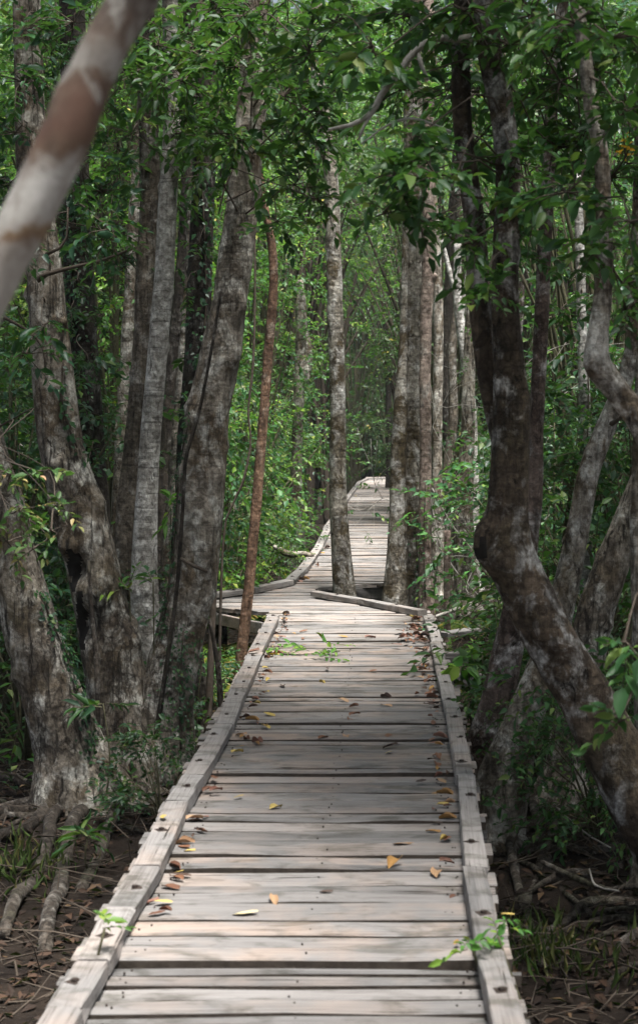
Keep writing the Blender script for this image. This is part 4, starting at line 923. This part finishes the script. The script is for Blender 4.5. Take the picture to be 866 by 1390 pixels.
# bare pale twigs tangled among the leaves
def dead_shrub_mesh(seed):
    rs = np.random.default_rng(seed); mb = MB()
    def grow(p, d, L, r, lev):
        q = [p]; dd = d
        for k in range(4):
            dd = nrm(dd + rs.normal(0, .28, 3)); q.append(q[-1] + dd * L / 4)
        add_tube(mb, q, [r, r * .9, r * .8, r * .7, r * .55], 5, .12, .06, int(rs.integers(1e6)))
        if lev:
            for k in range(3):
                i = rs.integers(1, 5); grow(q[i], nrm(dd + rs.normal(0, .75, 3)), L * rs.uniform(.5, .8), r * .55, lev - 1)
    for k in range(4): grow(np.array([rs.normal(0, .1), rs.normal(0, .1), 0]), nrm(np.array([rs.normal(0, .4), rs.normal(0, .4), 1.0])), rs.uniform(1.6, 2.6), .014, 3)
    return mb.mesh('dead_shrub', M['pale_twig'])
DEAD = [dead_shrub_mesh(s) for s in (1, 2, 3)]
for k, (px, Y, s) in enumerate([(700, 17, .9), (120, 20, 1.0)]):
    q = P(px, 500, Y)
    if not clear(q[0], Y, -.3): q[0] = walk_x(Y) - 1.6 if px < 500 else walk_x(Y) + 1.6
    o = link('dead_shrub', DEAD[k % 3], None, (q[0], Y, float(ground_z(q[0], Y)))); o.scale = (s, s, s * 1.15); o.rotation_euler[2] = R.uniform(0, 6.28)
    tag(o, 'bare pale tangle of dead twigs among the leafy shrubs', 'dead shrub', 'dead shrubs among the leaves')

# ferns
def fern_mesh(seed, n=8, L=.55):
    rs = np.random.default_rng(seed); out = []
    for k in range(n):
        a = k / n * 6.283 + rs.uniform(-.3, .3); mb = MB(); wd = MB(); h = np.array([math.cos(a), math.sin(a), 0]); m_ = 16
        t_ = np.linspace(.1, 1, m_); ax = h * (t_ * L)[:, None]; ax[:, 2] += L * (1.1 * t_ - 1.05 * t_ ** 2)
        tg = nrm(np.gradient(ax, axis=0)); sd = np.cross(tg, [0, 0, 1.0])
        for s in (-1, 1):
            leaves(mb, ax, tg * .5 + sd * s, np.cross(sd, tg) + rs.normal(0, .15, (m_, 3)), L * .3 * np.sin(np.pi * np.clip(t_ * .85 + .12, 0, 1)) + .01, 1, .22)
        prisms(mb, ax[:-1], ax[1:], .003, .003); out.append(mb.mesh('frond', M['fern']))
    return out
FERN = fern_mesh(9)
for (px, Y, s, lab) in ((300, 13.7, 1.5, 'yellow green fern between the big trunk and the red sapling'), (318, 12.3, .9, 'small pale fern under the boardwalk kerb by the sapling'), (355, 17.4, 1.3, 'fern beside the outer curve of the boardwalk'), (640, 16.8, .9, 'fern in the shade past the notch trees'), (620, 13.0, .6, 'tiny fern under the plank ends near the jog')):
    q = P(px, 700, Y); e = thing('fern', (q[0], Y, float(ground_z(q[0], Y))), lab, 'fern', None, R.uniform(0, 6)); e.scale = (s, s, s)
    for f in FERN: link('frond', f, e)

# ------------------------------------------------------------------ forest floor
def floor_litter():
    rs = np.random.default_rng(21)
    n = 34000; y = 3 + 30 * rs.uniform(0, 1, n) ** 1.6; x = rs.uniform(-1, 1, n) * (.24 * y + 1.0)
    p = np.stack([x, y, ground_z(x, y) + rs.uniform(.0, .03, n)], -1)
    LM = MB(); leaves(LM, p, rs.normal(0, 1, (n, 3)) * np.array([1, 1, .25]), rs.normal(0, .3, (n, 3)) + np.array([0, 0, 1]), rs.uniform(.04, .09, n), 1, .42)
    tag(link('leaf_litter', LM.mesh('leaf_litter', M['litter'])), kind='stuff')
    n = 4200; y = 3.5 + 20 * rs.uniform(0, 1, n) ** 1.5; x = rs.uniform(-1, 1, n) * (.24 * y + 1.0)
    a = np.stack([x, y, ground_z(x, y) + .015 + rs.uniform(0, .05, n)], -1); d = rs.normal(0, 1, (n, 3)) * np.array([1, 1, .22]); b = a + nrm(d) * rs.uniform(.1, .5, n)[:, None]
    mid = (a + b) / 2 + rs.normal(0, .025, (n, 3)); W = MB(); r = rs.uniform(.002, .006, n)[:, None]
    prisms(W, a, mid, r, r * .9); prisms(W, mid, b, r * .9, r * .5)
    tag(link('twig_litter', W.mesh('twig_litter', M['twig'])), kind='stuff')
    # small seedlings as ground cover
    n = 700; y = 8.8 + 22 * rs.uniform(0, 1, n) ** 1.3; x = rs.uniform(-1, 1, n) * (.24 * y + .8)
    ok = np.array([clear(a_, b_, -.1) for a_, b_ in zip(x, y)]); x, y = x[ok], y[ok]; n = len(x)
    base = np.stack([x, y, ground_z(x, y)], -1); L2 = MB(); W2 = MB()
    sprays(rs, L2, W2, base, rs.normal(0, .35, (n, 3)) + np.array([0, 0, 1]), rs.uniform(.12, .4, n), 8, .07, 1, .05)
    o = link('ground_cover', L2.mesh('ground_cover', M['leaf'])); tag(o, kind='stuff')
    tag(link('ground_cover_stems', W2.mesh('ground_cover_stems', M['stem'])), kind='stuff')
    # thin grass
    B = MB()
    for (px, py, n, sx_) in ((12, 1185, 160, .22), (50, 1195, 60, .2), (735, 1290, 170, .2), (790, 1300, 70, .3), (715, 1300, 60, .12)):
        q = G(px, py, -.6); xx = q[0] + rs.normal(0, sx_ * .6, n); yy = q[1] + rs.normal(0, sx_, n)
        p = np.stack([xx, yy, ground_z(xx, yy)], -1)
        leaves(B, p, rs.normal(0, .4, (n, 3)) + np.array([0, 0, 1]), rs.normal(0, 1, (n, 3)), rs.uniform(.05, .15, n), 1, .03)
    tag(link('grass', B.mesh('grass', M['grass'])), kind='stuff')
floor_litter()
def fallen(label, Y, pts, mat='twig', lift=0.0, gy=None):
    W = []
    for (x, y, w_) in pts:
        q = G(x, y, -.56 + lift); W.append(q)
    r = [w_ / F * q[1] / 2 for (x, y, w_), q in zip(pts, W)]
    V, Q, T3, C, rr = tube(W, r, 9, .05, .1, int(pts[0][0]), bump=.02)
    tag(link('fallen_branch', mesh_from('fallen_branch', V - W[0], T3, Q, M[mat]), None, tuple(W[0])), label, 'branch')
fallen('long straight brown stick lying beyond the plank ends', 0, [(672, 1088, 5), (720, 1086, 6), (780, 1087, 6), (862, 1082, 5)])
fallen('thin pale forked twig on the dark forest floor', 0, [(752, 1092, 3), (775, 1115, 3), (800, 1135, 2.5), (830, 1152, 2)], 'pale_twig', .06)
fallen('second pale twig lying across the roots', 0, [(800, 1180, 2), (806, 1200, 3), (815, 1206, 3), (840, 1210, 2)], 'pale_twig', .06)
fallen('dark curved stick near the picture corner', 0, [(735, 1170, 7), (775, 1190, 9), (800, 1200, 8), (840, 1212, 6)], 'root', .02)
fallen('pale stick pointing out of the shaded thicket beside the kerb', 0, [(588, 838, 4), (606, 832, 5), (622, 826, 5), (640, 822, 3)], 'pale_twig', .35)
fallen('curved pale root stick on the litter beyond the jog', 0, [(612, 845, 5), (628, 822, 7), (648, 806, 6), (672, 800, 4)], 'root', .02)
W = [P(884, 858, 7.6), P(862, 880, 7.75), P(842, 898, 7.9), P(820, 918, 8.05), P(800, 936, 8.2)]
V, Q, T3, C, rr = tube(W, [.05, .048, .046, .042, .035], 12, .05, .08, 4, bump=.02)
tag(link('fallen_branch', mesh_from('fallen_branch', V - W[-1], T3, Q, M['bark_grey']), None, tuple(W[-1])), 'thick grey fallen branch resting slantwise in the glossy shrubs', 'branch')
W = [P(372, 742, 19.0), P(392, 752, 18.9), P(408, 752, 18.8), P(425, 754, 18.7)]
V, Q, T3, C, rr = tube(W, [.03, .04, .04, .03], 8, .05, .1, 4)
tag(link('fallen_branch', mesh_from('fallen_branch', V - W[0], T3, Q, M['bark_grey']), None, tuple(W[0])), 'grey dead branch poking from shrubs towards the boardwalk curve', 'branch')
# slim grey post and an old plank off the walk
q = P(607, 760, 15.8); gz = float(ground_z(q[0], q[1]))
V, Q, T3, C, rr = tube([(0, 0, P(609, 720, 15.8)[2] - gz), (0, 0, -.1)], [.034, .038], 8, .1, .05, 3)
tag(link('marker_post', mesh_from('marker_post', V, T3, Q, M['bark_rose']), None, (q[0], q[1], gz)), 'slim brown wooden post standing beyond the rosy trunk', 'post')
a = G(600, 872, -.30); b = G(648, 868, -.30)
V, Q, rz = box_along(a[:2], b[:2] + np.array([0, .1]), .14, .04, 0, np.random.default_rng(4))
o = link('old_plank', mesh_from('old_plank', V, None, Q, M['beam'], False), None, (a[0], a[1], -.25)); o.rotation_euler[2] = rz
tag(o, 'dark old plank resting off the edge of the boardwalk', 'plank')

# ------------------------------------------------------------------ seedlings beside the clump, sprigs at the kerbs
def seedling(label, p, n, L, seed, mat='leaf', ln=.3, droop=.2, aspect=.3, name='seedling', up=1.0, foot=None):
    rs = np.random.default_rng(seed); p = np.asarray(p, float); LM = MB(); BM = MB(); ft = np.asarray(foot, float) if foot is not None else np.array([p[0], p[1] + .02, float(ground_z(p[0], p[1]))])
    add_tube(BM, [ft, (ft + p) / 2 + rs.normal(0, .02, 3), p], [.006, .005, .004], 6, .05, .05, seed)
    d = rs.normal(0, .7, (n, 3)) + np.array([0, 0, up * .3]); sprays(rs, LM, BM, np.repeat(p[None], n, 0) + rs.normal(0, .02, (n, 3)), d, np.full(n, ln) * rs.uniform(.5, 1.1, n), 6, L, 2, droop, aspect)
    e = thing(name, ft, label, 'plant'); link('foliage', LM.mesh('foliage', M[mat], ft), e); link('stem', BM.mesh('stem', M['stem'], ft), e)
seedling('lance leaved seedling in front of the pale ringed trunk', P(176, 800, 9.3), 4, .11, 1, 'leaf_bright', .14)
seedling('small seedling leaf tuft by the pale ringed trunk', P(208, 790, 9.3), 2, .09, 2, 'leaf', .1)
seedling('large leaved dark seedling at the foot of the hollow trunk', P(140, 955, 8.6), 3, .13, 3, 'leaf_dark', .15)
seedling('yellow green seedling between the pale trunk and big trunk', P(232, 690, 10.0), 4, .09, 4, 'leaf_bright', .16)
seedling('seedling with narrow leaves among the pale roots', P(120, 1135, 7.4), 5, .1, 5, 'leaf', .16)
seedling('round leaved seedling right under the plank ends', P(636, 905, 9.6), 4, .11, 6, 'leaf_bright', .12, aspect=.7)
seedling('pale round leaf seedling beside the black foot', P(655, 890, 9.8), 3, .1, 7, 'leaf_olive', .12, aspect=.6)
g0 = G(118, 1312, .03)
seedling('blurred green sprig hanging over the kerb near the camera', G(142, 1262, .14), 4, .036, 9, 'leaf_bright', .08, name='kerb_sprig', aspect=.55, foot=(g0[0] - .12, g0[1], -.6))
g0 = G(690, 1312, 0)
for k, (px, py) in enumerate(((640, 1285), (676, 1272))):
    q = G(px, py, .10)
    seedling(['blurred bright sprig growing over the plank ends', 'taller blurred sprig growing up past the plank ends'][k], q, 4, .042, 12 + k, 'leaf_bright', .075, name='kerb_sprig', aspect=.55, foot=(g0[0] + .1, g0[1], -.6))
# orange blossom high up
rs = np.random.default_rng(5); c = P(850, 195, 6.6); LM = MB()
n = 26; p = c + rs.normal(0, .02, (n, 3)) * np.array([1, 1, 1.4])
leaves(LM, p, rs.normal(0, 1, (n, 3)), rs.normal(0, 1, (n, 3)), rs.uniform(.015, .032, n), 1, .5)
link('flower', LM.mesh('flower', M['flower'], TR['elbow'].base), TR['elbow'].root)

# ------------------------------------------------------------------ fallen leaves on the deck, each one its own thing
def dry_mat(name, a, b_):
    m, t, b = new_mat(name); oi = t.nodes.new('ShaderNodeObjectInfo'); tc = t.nodes.new('ShaderNodeTexCoord')
    c = mix(t, oi.outputs['Random'], a, b_); nz = noise(t, tc.outputs['Object'], 40, 4)
    c = mix(t, .6, c, ramp(t, nz, [(.35, (.45, .4, .35)), (.6, (1, 1, 1))]), 'MULTIPLY')
    t.links.new(c, b.inputs['Base Color']); b.inputs['Roughness'].default_value = .65; return m
DRY = {'brown': dry_mat('dry_brown_leaf', (.11, .045, .025), (.2, .09, .045)), 'tan': dry_mat('dry_tan_leaf', (.33, .19, .1), (.42, .28, .16)),
       'yellow': dry_mat('dry_yellow_leaf', (.42, .31, .07), (.48, .37, .12)), 'red': dry_mat('dry_red_leaf', (.17, .07, .045), (.27, .14, .1)), 'dark': dry_mat('dry_dark_leaf', (.045, .025, .018), (.08, .045, .03)), 'ochre': dry_mat('dry_ochre_leaf', (.3, .16, .05), (.38, .22, .06)), 'cream': dry_mat('dry_cream_leaf', (.6, .5, .28), (.62, .54, .34))}
def dry_leaf_mesh(seed, curl, twist):
    rs = np.random.default_rng(seed); V = []; nx = 6
    for i in range(nx):
        t = i / (nx - 1); wd = (.24 * math.sin(math.pi * min(1, t * .93 + .05)) ** .8 + .01) * rs.uniform(.75, 1.1)
        for s in (-1, -.5, 0, .5, 1):
            y = s * wd; z = curl * (s * s) * wd * 1.6 + .10 * curl * math.sin(math.pi * t) + twist * s * (t - .5) * .5 + .35 * curl * (t - .5) ** 2
            V.append((t - .5, y * (1 - .35 * curl * abs(s)), z + rs.normal(0, .014)))
    Q = [(i * 5 + j, i * 5 + 5 + j, i * 5 + 6 + j, i * 5 + 1 + j) for i in range(nx - 1) for j in range(4)]
    V = np.array(V); V[:, 2] -= V[:, 2].min()
    return V, np.array(Q)
DM = {}
for c_ in DRY:
    DM[c_] = [mesh_from('fallen_leaf', *(lambda v: (v[0], None, v[1]))(dry_leaf_mesh(k + 3, [.06, .22, .45, .75][k], [.1, .3, -.4, .3][k])), DRY[c_]) for k in range(4)]
def drop_leaf(x, y, z, c, s, label, grp=None, k=None):
    o = link('fallen_leaf', DM[c][R.randrange(4) if k is None else k], None, (x, y, z)); o.scale = (s, s, s)
    o.rotation_euler = (R.uniform(-.25, .25), R.uniform(-.2, .2), R.uniform(0, 6.28)); tag(o, label, 'leaf', grp)
NM = {'brown': 'brown curled leaf in the kerb drift', 'tan': 'tan dry leaf in the kerb drift', 'yellow': 'yellow dry leaf in the kerb drift', 'red': 'reddish dry leaf in the kerb drift', 'dark': 'dark shrivelled leaf in the kerb drift', 'ochre': 'ochre dry leaf in the kerb drift'}
rs = np.random.default_rng(31)
kl = np.array(KL); kr = np.array(KR); CS = ['brown', 'brown', 'brown', 'tan', 'dark', 'red', 'dark', 'ochre', 'brown', 'yellow']
for side, n in ((0, 80), (1, 104)):
    for k in range(n):
        y = 4.6 + 8.8 * rs.uniform(0, 1) ** (.75 if side == 0 else .62)
        if side == 0: x = np.interp(y, kl[:, 1], kl[:, 0]) + .075 + abs(rs.normal(0, .045))
        else: x = np.interp(y, kr[:, 1], kr[:, 0]) - .07 - abs(rs.normal(0, .05))
        c = CS[rs.integers(len(CS))]; wh = (' near the camera' if y < 7.3 else ' past the wide gap' if y < 10.3 else ' by the notch trees') + (' on the clump side' if side == 0 else ' on the forked tree side')
        drop_leaf(x, y, .008 + rs.uniform(0, .012), c, rs.uniform(.034, .08), NM[c] + wh, f'{c} leaves drifted along the kerb{wh}')
for k in range(26):       # the heap where the kerb turns
    q = G(560 + rs.normal(0, 10), 868 + rs.normal(0, 8), .01); c = ['brown', 'red', 'brown', 'dark'][k % 4]
    drop_leaf(q[0], q[1], .01 + rs.uniform(0, .03), c, rs.uniform(.06, .1), f'{c} leaf in the heap near the kerb corner', f'{c} leaves heaped near the kerb corner')
for k in range(28):       # along the far kerb and the jog
    tq = rs.uniform(0, 1); px = np.interp(tq, [0, .4, 1], [320, 410, 478]); py = np.interp(tq, [0, .4, 1], [803, 783, 668]); q = G(px + abs(rs.normal(0, 8)) * (1 - .6 * tq) + 6, py + 3, .01); c = CS[rs.integers(len(CS))]
    drop_leaf(q[0], q[1], .01, c, rs.uniform(.07, .12), f'{c} leaf beside the far curved kerb', f'{c} leaves beside the far curved kerb')
for k in range(26):
    px = rs.uniform(300, 560); py = rs.uniform(808, 1010); q = G(px, py, .008)
    if not (deck_left(q[1]) + .2 < q[0] < deck_right(q[1]) - .2): continue
    c = CS[rs.integers(len(CS))]; drop_leaf(q[0], q[1], .008, c, rs.uniform(.05, .1), f'single {c} leaf lying on the open middle planks', f'single {c} leaves on the middle planks')
for (px, py, c, s, k, lab) in ((535, 1174, 'ochre', .11, 2, 'large curled ochre leaf lying alone on the near planks'), (592, 1187, 'tan', .1, 1, 'pinkish tan leaf beside the kerb joint'), (548, 1147, 'tan', .1, 0, 'flat long tan leaf on the near planks'), (333, 1241, 'cream', .085, 0, 'cream leaf with dark tip on the nearest boards'), (373, 1223, 'tan', .07, 1, 'pale tan leaf on the nearest boards'),
    (374, 1098, 'yellow', .07, 2, 'yellow upturned leaf near the gap in the planks'), (324, 1082, 'yellow', .05, 0, 'small yellow leaf just past the plank gap'), (232, 1206, 'brown', .075, 1, 'brown leaf by the kerb on nearest boards'), (237, 1179, 'brown', .08, 2, 'curled brown leaf touching the near kerb'), (206, 1226, 'red', .06, 1, 'red brown leaf beside the near kerb joint'), (443, 1212, 'dark', .045, 1, 'tiny dark leaf on the near planks'),
    (222, 1109, 'yellow', .06, 0, 'yellow leaf lying on top of the kerb rail'), (689, 1242, 'yellow', .055, 0, 'yellow leaf on the protruding plank ends'), (588, 1130, 'ochre', .06, 1, 'ochre leaf close to the near kerb bolt'), (528, 1022, 'yellow', .06, 0, 'yellow leaf just before the wide plank gap'), (530, 1014, 'dark', .09, 1, 'dark curled leaf across the planks before the wide gap'), (366, 970, 'yellow', .075, 0, 'yellow flat leaf on the middle planks'),
    (384, 932, 'dark', .09, 1, 'dark olive leaf on the middle planks'), (412, 857, 'brown', .09, 0, 'broad brown leaf past the green sprig'), (345, 885, 'brown', .11, 1, 'brown leaf on top of the kerb near the sapling'), (470, 1001, 'tan', .08, 1, 'tan stick like leaf on the middle planks')):
    q = G(px, py, .075 if 'on top' in lab else .006); drop_leaf(q[0], q[1], q[2], c, s, lab, None, k)
# the green sprig dropped on the deck
c = G(410, 884, .02); rs = np.random.default_rng(4); LM = MB(); BM = MB(); n = 16
base = c + np.stack([rs.uniform(-.3, .28, n), rs.normal(0, .16, n), rs.uniform(0, .03, n)], -1)
sprays(rs, LM, BM, base, rs.normal(0, 1, (n, 3)) * np.array([1, 1, .12]), np.full(n, .16), 7, .055, 2, .0)
e = thing('fallen_sprig', c, 'green leafy sprig lying freshly fallen across the boards', 'branch'); link('foliage', LM.mesh('foliage', M['leaf_bright'], c), e); link('stem', BM.mesh('stem', M['twig'], c), e)

# ------------------------------------------------------------------ the humid air of the forest
HAZE = .0004
V = np.array([(x, y, z) for x in (-420, 420) for y in (-410, 430) for z in (-6, 60)], float)
hm = bpy.data.materials.new('forest_haze'); hm.use_nodes = True; ht = hm.node_tree; ht.nodes.remove(ht.nodes['Principled BSDF'])
pv = ht.nodes.new('ShaderNodeVolumePrincipled'); pv.inputs['Density'].default_value = HAZE; pv.inputs['Color'].default_value = (.82, .9, .93, 1)
ht.links.new(pv.outputs[0], ht.nodes['Material Output'].inputs['Volume'])
tag(link('haze', mesh_from('haze', V, None, [(0, 1, 3, 2), (4, 6, 7, 5), (0, 4, 5, 1), (2, 3, 7, 6), (0, 2, 6, 4), (1, 5, 7, 3)], hm, False)), kind='stuff')
